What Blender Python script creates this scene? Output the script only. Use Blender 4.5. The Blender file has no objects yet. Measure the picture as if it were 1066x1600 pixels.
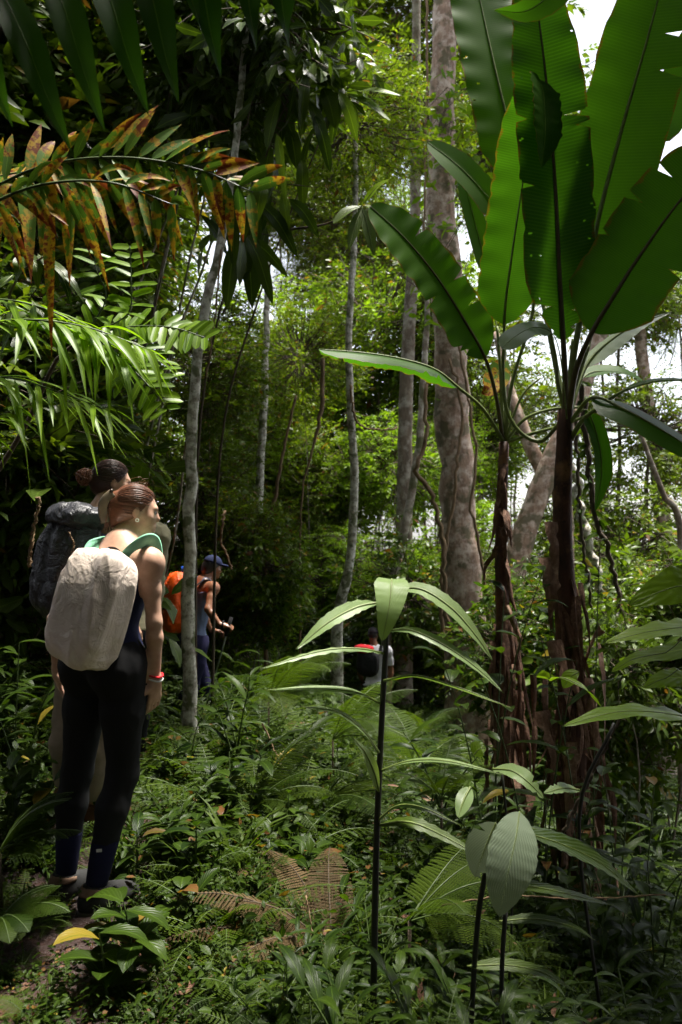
import bpy, math, random
import numpy as np
from mathutils import Vector, Matrix, noise as mnoise

# ---------------------------------------------------------------- camera, sky, sun, exposure
SC = bpy.context.scene
COL = SC.collection
CAMZ = 1.6
FPX = 1244.0                       # focal length in pixels of the 1066 x 1600 photograph
cam_d = bpy.data.cameras.new('camera')
cam_d.sensor_fit = 'VERTICAL'
cam_d.sensor_height = 36.0
cam_d.lens = 36.0 * FPX / 1600.0
cam_d.dof.use_dof = True                    # a hand-held lens focused on the near walkers
cam_d.dof.focus_distance = 3.3
cam_d.dof.aperture_fstop = 4.0
cam_d.clip_start = 0.05
cam_d.clip_end = 2000.0
cam = bpy.data.objects.new('camera', cam_d)
cam.location = (0, 0, CAMZ)
cam.rotation_euler = (math.radians(90), 0, 0)
COL.objects.link(cam)
SC.camera = cam

SUN_EL, SUN_AZ = 74.0, 45.0        # degrees; azimuth measured from +Y (the view) towards +X (to the right)
world = bpy.data.worlds.new('World')
SC.world = world
world.use_nodes = True
wn = world.node_tree
wn.nodes.clear()
w_out = wn.nodes.new('ShaderNodeOutputWorld')
w_bg = wn.nodes.new('ShaderNodeBackground')
w_sky = wn.nodes.new('ShaderNodeTexSky')
w_sky.sky_type = 'NISHITA'
w_sky.sun_disc = False
w_sky.sun_elevation = math.radians(SUN_EL)
w_sky.sun_rotation = math.radians(SUN_AZ)
w_sky.air_density = 1.0
w_sky.dust_density = 1.0
w_hsv = wn.nodes.new('ShaderNodeHueSaturation')     # a milky, thinly clouded sky
w_hsv.inputs['Saturation'].default_value = 0.25
w_bg.inputs['Strength'].default_value = 0.085
wn.links.new(w_sky.outputs[0], w_hsv.inputs['Color'])
wn.links.new(w_hsv.outputs[0], w_bg.inputs['Color'])
wn.links.new(w_bg.outputs[0], w_out.inputs['Surface'])

sun_d = bpy.data.lights.new('sun', 'SUN')
sun_d.energy = 4.2
sun_d.angle = math.radians(10.0)
sun_d.color = (1.0, 0.95, 0.86)
sun = bpy.data.objects.new('sun', sun_d)
_e, _a = math.radians(SUN_EL), math.radians(SUN_AZ)
SUN_DIR = Vector((math.sin(_a) * math.cos(_e), math.cos(_a) * math.cos(_e), math.sin(_e)))
sun.rotation_euler = SUN_DIR.to_track_quat('Z', 'Y').to_euler()
sun.location = (0, 0, 30)
COL.objects.link(sun)

SC.view_settings.view_transform = 'Standard'
SC.view_settings.look = 'None'
SC.view_settings.gamma = 1.0
SC.view_settings.use_curve_mapping = False
SC.view_settings.exposure = 1.95
SC.render.engine = 'CYCLES'
SC.cycles.use_denoising = True
SC.cycles.max_bounces = 4
SC.cycles.diffuse_bounces = 2
SC.cycles.use_adaptive_sampling = True
SC.cycles.adaptive_threshold = 0.04
SC.cycles.glossy_bounces = 2
SC.cycles.transmission_bounces = 4
SC.cycles.transparent_max_bounces = 4
SC.cycles.sample_clamp_indirect = 4.0

# ---------------------------------------------------------------- helpers
rng = np.random.default_rng(7)
random.seed(7)
ORG = {}                                            # origin of each thing: its parts are meshed relative to it


def P(px, py, d):
    """world point at depth d (m) seen at a pixel of the photograph"""
    return np.array([(px - 533.0) / FPX * d, d, CAMZ - (py - 800.0) / FPX * d])


def nrm(v):
    v = np.asarray(v, float)
    return v / (np.linalg.norm(v, axis=-1, keepdims=True) + 1e-12)


def tag(o, label=None, cat=None, group=None, kind=None):
    if label:
        o['label'] = label
    if cat:
        o['category'] = cat
    if group:
        o['group'] = group
    if kind:
        o['kind'] = kind
    return o


def empty(name, loc):
    o = bpy.data.objects.new(name, None)
    o.empty_display_size = 0.1
    o.location = [float(c) for c in loc]
    COL.objects.link(o)
    ORG[o.name] = np.array(o.location)
    return o


class MB:
    """collects vertices and faces for one mesh"""
    def __init__(self):
        self.v, self.uv, self.r, self.q, self.t, self.qm, self.tm, self.n = [], [], [], [], [], [], [], 0

    def add(self, v, quads=None, tris=None, uv=None, r=None, mat=0):
        v = np.asarray(v, float).reshape(-1, 3)
        k = len(v)
        self.v.append(v)
        self.uv.append(np.zeros((k, 2)) if uv is None else np.asarray(uv, float).reshape(-1, 2))
        self.r.append(np.full(k, float(rng.random())) if r is None else np.broadcast_to(np.asarray(r, float), (k,)))
        if quads is not None and len(quads):
            q = np.asarray(quads, int).reshape(-1, 4) + self.n
            self.q.append(q); self.qm.append(np.full(len(q), mat))
        if tris is not None and len(tris):
            t = np.asarray(tris, int).reshape(-1, 3) + self.n
            self.t.append(t); self.tm.append(np.full(len(t), mat))
        self.n += k

    def mesh(self, name, mats, smooth=True, org=(0, 0, 0)):
        v = np.concatenate(self.v) - np.asarray(org)
        uv = np.concatenate(self.uv)
        r = np.concatenate(self.r)
        q = np.concatenate(self.q) if self.q else np.zeros((0, 4), int)
        t = np.concatenate(self.t) if self.t else np.zeros((0, 3), int)
        loops = np.concatenate([q.ravel(), t.ravel()]).astype(np.int32)
        starts = np.concatenate([np.arange(len(q)) * 4, len(q) * 4 + np.arange(len(t)) * 3]).astype(np.int32)
        mi = np.concatenate(self.qm + self.tm).astype(np.int32)
        me = bpy.data.meshes.new(name)
        me.vertices.add(len(v)); me.vertices.foreach_set('co', v.astype(np.float32).ravel())
        me.loops.add(len(loops)); me.loops.foreach_set('vertex_index', loops)
        me.polygons.add(len(starts)); me.polygons.foreach_set('loop_start', starts)
        for m in (mats if isinstance(mats, (list, tuple)) else [mats]):
            me.materials.append(m)
        me.update(calc_edges=True)
        me.polygons.foreach_set('material_index', mi)
        me.polygons.foreach_set('use_smooth', np.full(len(starts), bool(smooth)))
        ul = me.uv_layers.new(name='UVMap')
        ul.data.foreach_set('uv', uv[loops].astype(np.float32).ravel())
        a = me.attributes.new('rnd', 'FLOAT', 'POINT')
        a.data.foreach_set('value', r.astype(np.float32))
        me.update()
        return me

    def build(self, name, mats, parent=None, smooth=True, org=None):
        if parent is not None:
            org = ORG[parent.name]
        elif org is None:
            org = np.zeros(3)
        o = bpy.data.objects.new(name, self.mesh(name, mats, smooth, org))
        COL.objects.link(o)
        if parent is not None:
            o.parent = parent
        else:
            o.location = [float(c) for c in org]
        ORG[o.name] = np.asarray(org, float)
        return o


def dup(root, loc, rotz=0.0, scale=1.0, tilt=(0, 0)):
    """copy of a thing with its parts and sub-parts, sharing mesh data"""
    r = root.copy(); COL.objects.link(r)
    r.location = [float(c) for c in loc]; r.rotation_euler = (tilt[0], tilt[1], rotz)
    r.scale = (scale, scale, scale) if np.isscalar(scale) else scale
    for ch in root.children:
        c = ch.copy(); COL.objects.link(c); c.parent = r
        for g in ch.children:
            d = g.copy(); COL.objects.link(d); d.parent = c
    return r


def cr(pts, n):
    """Catmull-Rom curve through points, n samples"""
    p = np.asarray(pts, float)
    if len(p) == 2:
        return p[0] + (p[1] - p[0]) * np.linspace(0, 1, n)[:, None]
    e = np.vstack([2 * p[0] - p[1], p, 2 * p[-1] - p[-2]])
    seg = np.linalg.norm(np.diff(p, axis=0), axis=1); cum = np.concatenate([[0], np.cumsum(seg)])
    s = np.linspace(0, cum[-1], n); out = np.zeros((n, p.shape[1]))
    for k, x in enumerate(s):
        i = min(max(np.searchsorted(cum, x, 'right') - 1, 0), len(p) - 2)
        t = (x - cum[i]) / max(seg[i], 1e-9)
        a, b, c, d = e[i], e[i + 1], e[i + 2], e[i + 3]
        out[k] = 0.5 * (2 * b + (c - a) * t + (2 * a - 5 * b + 4 * c - d) * t * t + (3 * b - a - 3 * c + d) * t ** 3)
    return out


def tube(mb, C, R, ns=6, mat=0, flat=1.0, up=(0, 0, 1), r=None, caps=True, rough=0.0):
    C = np.asarray(C, float); n = len(C); R = np.broadcast_to(np.asarray(R, float), (n,))
    T = nrm(np.gradient(C, axis=0)); up = np.asarray(up, float)
    S = np.zeros_like(T); prev = None
    for i in range(n):
        s = np.cross(T[i], up) if prev is None else prev - T[i] * np.dot(prev, T[i])
        if np.linalg.norm(s) < 1e-3:
            s = np.cross(T[i], (0.0, 1.0, 0.1))
        prev = S[i] = nrm(s)
    B = np.cross(S, T)
    a = np.arange(ns) / ns * 2 * np.pi
    rad = R[:, None] * (1 + rough * (rng.random((n, ns)) - 0.5))
    V = C[:, None] + S[:, None] * (np.cos(a)[None, :, None] * rad[..., None]) + B[:, None] * (np.sin(a)[None, :, None] * rad[..., None] * flat)
    uv = np.stack(np.broadcast_arrays(a[None, :] / 6.283, np.linspace(0, 1, n)[:, None]), -1)
    i, j = np.meshgrid(np.arange(n - 1), np.arange(ns), indexing='ij')
    q = np.stack([i * ns + j, i * ns + (j + 1) % ns, (i + 1) * ns + (j + 1) % ns, (i + 1) * ns + j], -1).reshape(-1, 4)
    V = V.reshape(-1, 3); uv = uv.reshape(-1, 2); tr = []
    if caps:
        V = np.vstack([V, C[:1], C[-1:]]); uv = np.vstack([uv, [[0, 0], [0, 1]]])
        b0, b1 = n * ns, n * ns + 1
        for j in range(ns):
            tr += [(b0, (j + 1) % ns, j), (b1, (n - 1) * ns + j, (n - 1) * ns + (j + 1) % ns)]
    mb.add(V, q, tr, uv, r, mat)


def prof(kind, v):
    if kind == 'banana':
        return np.clip(np.minimum(1, (v / 0.16)) ** 0.6, 0, 1) * np.sqrt(np.clip(1 - np.clip((v - 0.55) / 0.45, 0, 1) ** 2.4, 0, 1)) + 0.002
    if kind == 'lance':
        return np.sin(np.pi * np.clip(v, 0, 1) ** 0.75) ** 0.9 * (1 - 0.15 * v) + 0.006
    if kind == 'oval':
        return np.sin(np.pi * np.clip(v, 0, 1) ** 0.9) ** 0.7 + 0.006
    if kind == 'heart':
        return np.clip((1 - v), 0, 1) ** 0.62 * np.clip(0.62 + 1.6 * v, 0, 1.0) + 0.004
    if kind == 'blunt':
        return np.minimum(1, v / 0.12) ** 0.6 * np.sqrt(np.clip(1 - np.clip((v - 0.7) / 0.3, 0, 1) ** 2, 0, 1)) + 0.004
    if kind == 'ribbon':
        return np.minimum(1, v / 0.1) * np.minimum(1, (1 - v) / 0.35) ** 0.8 + 0.01
    return np.ones_like(v)


def strip(mb, C, W, N, nu=2, fold=0.15, curl=0.0, wave=0.0, rag=0.0, holes=0.0, mat=0, r=None, wf=9.0):
    """a leaf blade along centreline C, half widths W, facing N"""
    C = np.asarray(C, float); n = len(C); W = np.broadcast_to(np.asarray(W, float), (n,))
    T = nrm(np.gradient(C, axis=0)); N = np.broadcast_to(nrm(N), (n, 3))
    S = nrm(np.cross(T, N)); Np = np.cross(S, T)
    u = np.linspace(-1, 1, 2 * nu + 1); v = np.linspace(0, 1, n); ph = rng.random() * 6.28
    side = np.ones((n, 2))
    if rag:
        for s in range(2):
            if n < 60:
                side[:, s] -= rag * np.clip(rng.random(n) - 0.45, 0, 1)
            else:
                side[:, s] -= rag * .8 * np.clip(np.interp(np.arange(n), np.linspace(0, n, n // 7), rng.random(n // 7)) - .6, 0, 1)
            for _ in range(int(rag * (8 if n < 60 else 15))):
                i = rng.integers(2, n - 2); f_ = rng.uniform(.35, .85); side[i, s] *= f_
                if n >= 60:
                    side[i - 1, s] *= (1 + f_) / 2; side[i + 1, s] *= (1 + f_) / 2
    Wu = np.where(u[None] < 0, side[:, :1], side[:, 1:]) * W[:, None] * u[None]
    up = np.abs(Wu) * fold + curl * Wu ** 2 / (W.max() + 1e-9)
    if wave:
        up = up + wave * np.abs(u)[None] ** 1.5 * W[:, None] * np.sin(v[:, None] * wf * 6.28 + ph + np.sign(u)[None] * 1.3)
    V = C[:, None] + S[:, None] * Wu[..., None] + Np[:, None] * up[..., None]
    uv = np.stack(np.broadcast_arrays(u[None, :], v[:, None]), -1)
    m = 2 * nu + 1
    i, j = np.meshgrid(np.arange(n - 1), np.arange(m - 1), indexing='ij')
    q = np.stack([i * m + j, i * m + j + 1, (i + 1) * m + j + 1, (i + 1) * m + j], -1).reshape(-1, 4)
    if holes:
        fu = (j.ravel() + .5) / (m - 1) * 2 - 1; fv = (i.ravel() + .5) / (n - 1); L_ = np.linalg.norm(np.diff(C, axis=0), axis=1).sum()
        nz = np.array([mnoise.noise(Vector((a * W.max() * 26 + ph * 9, b * L_ * 26, ph))) + .55 * mnoise.noise(Vector((a * W.max() * 70, b * L_ * 70, ph * 3))) for a, b in zip(fu, fv)])
        q = q[nz + .55 * (np.abs(fu) - .8) < .95 - holes * 6]
    mb.add(V.reshape(-1, 3), q, None, uv.reshape(-1, 2), r, mat)


# leaf templates: u across (-1..1), v along (0..1)
def template(kind):
    if kind == 'kite':
        return np.array([[0, 0], [-1, .42], [0, 1], [1, .42]], float), None, [(0, 2, 1), (0, 3, 2)]
    if kind == 'oval':
        u = [[0, 0], [-.8, .22], [0, .3], [.8, .22], [-.95, .6], [0, .65], [.95, .6], [0, 1]]
    elif kind == 'lance':
        u = [[0, 0], [-.95, .25], [0, .3], [.95, .25], [-.7, .65], [0, .66], [.7, .65], [0, 1]]
    else:
        u = [[0, 0], [-.6, .2], [0, .3], [.6, .2], [-1, .62], [0, .66], [1, .62], [0, 1]]
    return np.array(u, float), [(1, 2, 5, 4), (2, 3, 6, 5)], [(0, 2, 1), (0, 3, 2), (4, 5, 7), (5, 6, 7)]


def leaves(mb, Pp, D, N, L, W, kind='kite', droop=0.15, fold=0.3, r=None, mat=0):
    Pp = np.asarray(Pp, float); k = len(Pp)
    if k == 0:
        return
    D = nrm(D); N = np.broadcast_to(N, (k, 3)); S = nrm(np.cross(D, N)); N = np.cross(S, D)
    L = np.broadcast_to(L, (k,)); W = np.broadcast_to(W, (k,)); dr = np.broadcast_to(droop, (k,))
    tv, tq, tt = template(kind); m = len(tv)
    u, v = tv[:, 0], tv[:, 1]
    V = Pp[:, None] + D[:, None] * (v[None, :, None] * L[:, None, None]) + S[:, None] * (u[None, :, None] * (W / 2)[:, None, None]) \
        + N[:, None] * ((fold * np.abs(u)[None] * (W / 2)[:, None] - dr[:, None] * v[None] ** 2 * L[:, None])[..., None])
    off = (np.arange(k) * m)[:, None, None]
    q = (np.array(tq)[None] + off).reshape(-1, 4) if tq else None
    t = (np.array(tt)[None] + off).reshape(-1, 3)
    rr = np.repeat(rng.random(k) if r is None else np.broadcast_to(r, (k,)), m)
    mb.add(V.reshape(-1, 3), q, t, np.tile(tv, (k, 1)), rr, mat)


def rdir(n, zlo=-1.0, zhi=1.0):
    a = rng.random(n) * 6.2832; z = rng.uniform(zlo, zhi, n); s = np.sqrt(np.clip(1 - z * z, 0, 1))
    return np.stack([np.cos(a) * s, np.sin(a) * s, z], -1)


# ---------------------------------------------------------------- materials
class NT:
    def __init__(self, name):
        self.m = bpy.data.materials.new(name); self.m.use_nodes = True
        self.t = self.m.node_tree; self.t.nodes.clear()
        self.out = self.t.nodes.new('ShaderNodeOutputMaterial')

    def n(self, kind, **kw):
        nd = self.t.nodes.new('ShaderNode' + kind)
        for k, v in kw.items():
            setattr(nd, k, v)
        return nd

    def l(self, a, b):
        self.t.links.new(a, b)

    def math(self, op, a, b=None, c=None):
        nd = self.n('Math', operation=op)
        for i, x in enumerate((a, b, c)):
            if x is None:
                continue
            if isinstance(x, (int, float)):
                nd.inputs[i].default_value = x
            else:
                self.l(x, nd.inputs[i])
        return nd.outputs[0]

    def noise(self, scale, detail=3, vec=None, rough=0.55, dist=0.0):
        nd = self.n('TexNoise'); nd.inputs['Scale'].default_value = scale; nd.inputs['Detail'].default_value = detail
        nd.inputs['Roughness'].default_value = rough; nd.inputs['Distortion'].default_value = dist
        if vec is not None:
            self.l(vec, nd.inputs['Vector'])
        return nd.outputs['Fac']

    def ramp(self, fac, stops):
        nd = self.n('ValToRGB'); cr_ = nd.color_ramp
        while len(cr_.elements) < len(stops):
            cr_.elements.new(0.5)
        for e, (p, c) in zip(cr_.elements, stops):
            e.position = p; e.color = (c[0], c[1], c[2], 1) if not np.isscalar(c) else (c, c, c, 1)
        self.l(fac, nd.inputs[0])
        return nd.outputs[0]

    def mix(self, f, a, b, blend='MIX'):
        nd = self.n('Mix', data_type='RGBA', blend_type=blend)
        for s, x in ((nd.inputs[0], f), (nd.inputs[6], a), (nd.inputs[7], b)):
            if isinstance(x, (int, float)):
                s.default_value = x
            elif isinstance(x, tuple):
                s.default_value = (*x, 1)
            else:
                self.l(x, s)
        return nd.outputs[2]

    def bump(self, h, strength=0.3, dist=0.01):
        nd = self.n('Bump'); nd.inputs['Strength'].default_value = strength; nd.inputs['Distance'].default_value = dist
        self.l(h, nd.inputs['Height'])
        return nd.outputs[0]

    def pbr(self, col, rough=0.5, spec=0.5, normal=None, **kw):
        b = self.n('BsdfPrincipled')
        for k, x in (('Base Color', col), ('Roughness', rough), ('Specular IOR Level', spec), ('Normal', normal), *[(k.replace('_', ' '), v) for k, v in kw.items()]):
            if x is None:
                continue
            s = b.inputs[k]
            if isinstance(x, (int, float)):
                s.default_value = x
            elif isinstance(x, tuple):
                s.default_value = (*x, 1) if len(s.default_value) == 4 else x
            else:
                self.l(x, s)
        return b.outputs[0]

    def done(self, sh):
        self.l(sh, self.out.inputs['Surface'])
        return self.m

    def obj(self):
        return self.n('TexCoord').outputs['Object']

    def uvw(self):
        return self.n('TexCoord').outputs['UV']


def leaf_mat(name, dark, light, tr=None, trans=0.35, rough=0.42, spec=0.45, veins=0, vslope=0.5, rib=0.0, ribcol=None, rust=None, mottle=0.25, veinbump=0.25, pale=None, aged=0.0, edge=False):
    t = NT(name)
    a = t.n('Attribute', attribute_name='rnd').outputs['Fac']
    oi = t.n('ObjectInfo').outputs['Random']
    f = t.math('MULTIPLY_ADD', oi, 0.45, t.math('MULTIPLY', a, 0.65))
    nz = t.noise(6.0, 2, t.obj())
    f = t.math('ADD', f, t.math('MULTIPLY', t.math('SUBTRACT', nz, 0.5), mottle * 1.6))
    col = t.ramp(f, [(0.05, dark), (0.95, light)])
    if aged:
        old = t.ramp(t.math('FRACT', t.math('MULTIPLY', a, 37.0)), [(1 - aged - .01, 0.0), (1 - aged, 1.0)])
        col = t.mix(old, col, t.ramp(t.math('FRACT', t.math('MULTIPLY', a, 91.0)), [(.3, (.20, .15, .02)), (.7, (.12, .055, .02))]))
    if edge:
        se = t.n('SeparateXYZ'); t.l(t.uvw(), se.inputs[0])
        en = t.math('ADD', t.math('ABSOLUTE', se.outputs[0]), t.math('MULTIPLY', t.math('SUBTRACT', t.noise(16.0, 4, t.obj()), .5), .35))
        col = t.mix(t.ramp(en, [(.94, 0.0), (.99, 1.0)]), col, (.11, .055, .012))
    normal = None
    if veins or rib or rust:
        sep = t.n('SeparateXYZ'); t.l(t.uvw(), sep.inputs[0])
        u = t.math('ABSOLUTE', sep.outputs[0]); v = sep.outputs[1]
        if veins:
            w = t.math('SINE', t.math('MULTIPLY', t.math('SUBTRACT', v, t.math('MULTIPLY', u, vslope / max(veins, 1) * 6)), veins * 6.2832))
            vv = t.math('POWER', t.math('MULTIPLY_ADD', w, 0.5, 0.5), 3.0)
            if pale:
                col = t.mix(t.math('MULTIPLY', vv, 0.6), col, pale)
            normal = t.bump(t.math('MULTIPLY_ADD', w, 0.5, 0.5), veinbump, 0.004)
        if rib:
            rb = t.math('LESS_THAN', u, rib)
            col = t.mix(t.math('MULTIPLY', rb, 0.7), col, ribcol or tuple(min(1, c * 1.8) for c in light))
        if rust:
            n1 = t.noise(rust[0], 4, t.obj(), 0.6)
            n2 = t.noise(rust[0] * 3.1, 3, t.obj(), 0.6)
            e = t.math('ADD', t.math('ADD', n1, t.math('MULTIPLY', t.math('SUBTRACT', v, 0.55), 0.24)), t.math('MULTIPLY', t.math('SUBTRACT', a, 0.5), rust[1]))
            col = t.mix(t.ramp(e, [(0.455, 0.0), (0.53, 1.0)]), col, (0.40, 0.24, 0.014))
            e2 = t.math('ADD', t.math('MULTIPLY', e, 0.6), t.math('MULTIPLY', n2, 0.4))
            col = t.mix(t.ramp(e2, [(0.525, 0.0), (0.575, 1.0)]), col, (0.16, 0.038, 0.008))
    p = t.pbr(col, rough, spec * .5, normal)
    if not trans:
        return t.done(p)
    ts = t.n('BsdfTranslucent')
    if rust:
        t.l(col, ts.inputs['Color'])
    else:
        tc = t.mix(1.0, col, tr or (1.6, 1.7, 0.45), 'MULTIPLY')
        t.l(tc, ts.inputs['Color'])
    mx = t.n('MixShader'); mx.inputs[0].default_value = trans
    t.l(p, mx.inputs[1]); t.l(ts.outputs[0], mx.inputs[2])
    return t.done(mx.outputs[0])


def bark_mat(name, base, dark, lichen=None, amount=0.5, moss=None, scale=7.0, rough=0.85, bump=0.5):
    t = NT(name); o = t.obj()
    mp = t.n('Mapping'); mp.inputs['Scale'].default_value = (1, 1, 0.30); t.l(o, mp.inputs[0])
    n1 = t.noise(scale * 2.2, 5, mp.outputs[0], 0.65)
    col = t.ramp(n1, [(0.3, dark), (0.68, base)])
    n2 = t.noise(scale, 5, o, 0.65)
    if lichen:
        col = t.mix(t.ramp(n2, [(0.54 - amount * 0.2, 0.0), (0.70 - amount * 0.18, .9)]), col, lichen)
    n4 = t.noise(scale * 6, 3, o)
    col = t.mix(t.ramp(n4, [(0.6, 0.0), (0.7, 0.6)]), col, dark)
    if moss:
        n3 = t.noise(scale * 0.6, 4, o)
        col = t.mix(t.ramp(n3, [(0.52, 0.0), (0.6, 0.85)]), col, moss)
    h = t.math('ADD', n1, t.math('MULTIPLY', n4, 0.4))
    return t.done(t.pbr(col, rough, 0.25, t.bump(h, bump, 0.02)))


def plain_mat(name, col, rough=0.6, spec=0.4, nscale=40.0, nvar=0.2, bump=0.15, bdist=0.003, **kw):
    t = NT(name); n1 = t.noise(nscale, 4, t.obj(), 0.6)
    c = t.ramp(n1, [(0.3, tuple(x * (1 - nvar) for x in col)), (0.7, tuple(min(1, x * (1 + nvar)) for x in col))])
    return t.done(t.pbr(c, rough, spec, t.bump(n1, bump, bdist), **kw))


MAT = {
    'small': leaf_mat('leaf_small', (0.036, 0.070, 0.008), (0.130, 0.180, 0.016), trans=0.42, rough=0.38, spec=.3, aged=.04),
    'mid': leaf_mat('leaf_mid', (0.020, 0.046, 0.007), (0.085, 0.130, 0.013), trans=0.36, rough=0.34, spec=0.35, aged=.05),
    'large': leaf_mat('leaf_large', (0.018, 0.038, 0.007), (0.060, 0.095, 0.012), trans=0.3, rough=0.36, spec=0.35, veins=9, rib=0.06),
    'bright': leaf_mat('leaf_bright', (0.070, 0.140, 0.010), (0.170, 0.255, 0.020), trans=0.46, rough=0.4, spec=.3),  # lighter leaf green, given to middle-distance crowns so they look sunlit
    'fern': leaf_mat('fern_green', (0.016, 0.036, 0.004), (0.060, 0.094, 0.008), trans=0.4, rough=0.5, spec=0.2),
    'deadfern': leaf_mat('fern_brown', (0.050, 0.034, 0.016), (0.12, 0.080, 0.038), trans=0.25, rough=0.7, spec=0.2),
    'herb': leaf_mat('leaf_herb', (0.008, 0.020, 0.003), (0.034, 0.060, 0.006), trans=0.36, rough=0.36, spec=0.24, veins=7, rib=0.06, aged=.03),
    'pinna': leaf_mat('leaflet_bright', (0.070, 0.145, 0.008), (0.140, 0.230, 0.014), trans=0.46, rough=0.4, spec=.3, veins=0, rib=0.08),
    'palm': leaf_mat('palm_leaflet', (0.016, 0.050, 0.008), (0.036, 0.090, 0.011), trans=0.35, rough=0.4, spec=0.25, veins=0, rib=0.05),
    'rust': leaf_mat('leaflet_rusty', (0.05, 0.12, 0.010), (0.10, 0.19, 0.015), trans=0.4, rough=0.5, spec=.2, rust=(20.0, 0.12), rib=0.04),
    'banana': leaf_mat('banana_blade', (0.014, 0.052, 0.005), (0.044, 0.105, 0.008), tr=(1.5, 1.9, 0.5), trans=0.42, rough=0.4, spec=0.3, veins=110, vslope=0.3, mottle=0.3, veinbump=0.04, edge=True, pale=(.056, .125, .011), rib=.02, ribcol=(.13, .19, .05)),
    'ginger': leaf_mat('ginger_blade', (0.130, 0.210, 0.065), (0.200, 0.290, 0.110), trans=0.35, rough=0.32, spec=0.7, veins=22, vslope=1.9, rib=0.045, mottle=0.15, pale=(0.27, 0.34, 0.16), veinbump=0.3),
    'sheen': leaf_mat('sheen_blade', (0.20, 0.25, 0.17), (0.28, 0.33, 0.24), trans=0.2, rough=0.3, spec=1.0, veins=13, vslope=1.4, rib=0.035, mottle=0.3, pale=(0.15, 0.21, 0.12), veinbump=0.18),  # pale base colour paints in the sky's reflection on these leaves
    'arum': leaf_mat('arum_blade', (0.090, 0.165, 0.012), (0.160, 0.245, 0.020), trans=0.5, rough=0.38, spec=0.4, veins=5, vslope=0.35, rib=0.03, mottle=0.2, veinbump=0.4),
    'dry': bark_mat('dry_leaf', (0.17, 0.085, 0.050), (0.045, 0.022, 0.013), (0.24, 0.14, 0.09), 0.1, None, 22, 0.8, 0.6),
    'tan': bark_mat('dry_sheath_tan', (0.28, 0.16, 0.10), (0.10, 0.05, 0.03), (0.36, 0.24, 0.16), 0.15, None, 20, 0.7, 0.5),
    'rib': plain_mat('midrib_green', (0.12, 0.16, 0.035), 0.5, 0.4, 20, 0.3),
    'ribdark': plain_mat('midrib_brown', (0.055, 0.040, 0.014), 0.5, 0.4, 20, 0.3),
    'stemdark': plain_mat('stem_dark', (0.012, 0.012, 0.009), 0.5, 0.4, 30, 0.3),
    'stemgreen': plain_mat('stem_green', (0.050, 0.080, 0.018), 0.5, 0.4, 30, 0.3),
    'twig': bark_mat('twig_bark', (0.10, 0.075, 0.050), (0.035, 0.027, 0.018), scale=14),
    'bark_pale': bark_mat('bark_pale', (0.36, 0.33, 0.27), (0.10, 0.085, 0.06), (0.62, 0.60, 0.53), 0.7, (0.07, 0.085, 0.025), 15),
    'bark_red': bark_mat('bark_reddish', (0.36, 0.25, 0.18), (0.14, 0.09, 0.065), (0.52, 0.43, 0.36), 0.45, (0.10, 0.09, 0.05), 7),
    'bark_grey': bark_mat('bark_grey', (0.24, 0.20, 0.15), (0.09, 0.07, 0.05), (0.40, 0.38, 0.32), 0.4, (0.07, 0.08, 0.03), 6),
    'bark_bg': bark_mat('bark_background', (0.18, 0.14, 0.10), (0.07, 0.055, 0.04), (0.30, 0.28, 0.23), 0.4, None, 5),
    'pseudo': bark_mat('banana_stem', (0.10, 0.040, 0.020), (0.014, 0.008, 0.006), (0.22, 0.11, 0.045), 0.1, None, 5, 0.6, 0.3),
    'vine': bark_mat('vine_bark', (0.24, 0.16, 0.09), (0.09, 0.06, 0.035), scale=14),
}

# ---------------------------------------------------------------- ground and trail
TY = [-8, 0, 2.0, 2.6, 3.2, 3.9, 5.0, 7.5, 10, 12.6, 18, 30, 80]
TX = [0.6, 0.0, -0.62, -0.84, -1.05, -1.19, -1.28, -1.40, -0.55, 0.55, 2.6, 6.0, 12]
GZ = [0, 0, 0.01, 0.02, 0.03, 0.07, -0.03, -0.45, -1.15, -1.95, -3.4, -6.0, -12]


def trail_x(y):
    return np.interp(y, TY, TX)


def ground_z(x, y):
    x = np.asarray(x, float); y = np.asarray(y, float)
    dx = x - trail_x(y)
    z = np.interp(y, TY, GZ)
    z = z + 0.55 * np.clip(-dx - 0.45, 0, 7) - 0.42 * np.clip(dx - 0.55, 0, 6) * np.clip((y - 0.3) / 2.0, 0, 1)
    z = z + np.clip(np.abs(dx) - 0.25, 0, 0.5) * 0.12
    z = z + 0.05 * np.sin(x * 2.3 + 1.1) * np.sin(y * 1.9) + 0.018 * np.sin(x * 7.1 + y * 3.3) + 0.015 * np.sin(y * 9.7 - x * 4.1)
    z = z + 0.12 * np.exp(-((x + 1.19) ** 2 + (y - 3.95) ** 2) / 0.10)
    return z


def grid_axis(lo, hi, near, far):
    out = [0.0]
    while out[-1] < hi:
        out.append(out[-1] + near * (1 + abs(out[-1]) * far))
    neg = [0.0]
    while neg[-1] > lo:
        neg.append(neg[-1] - near * (1 + abs(neg[-1]) * far))
    return np.array(sorted(set(neg[1:] + out)))


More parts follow.
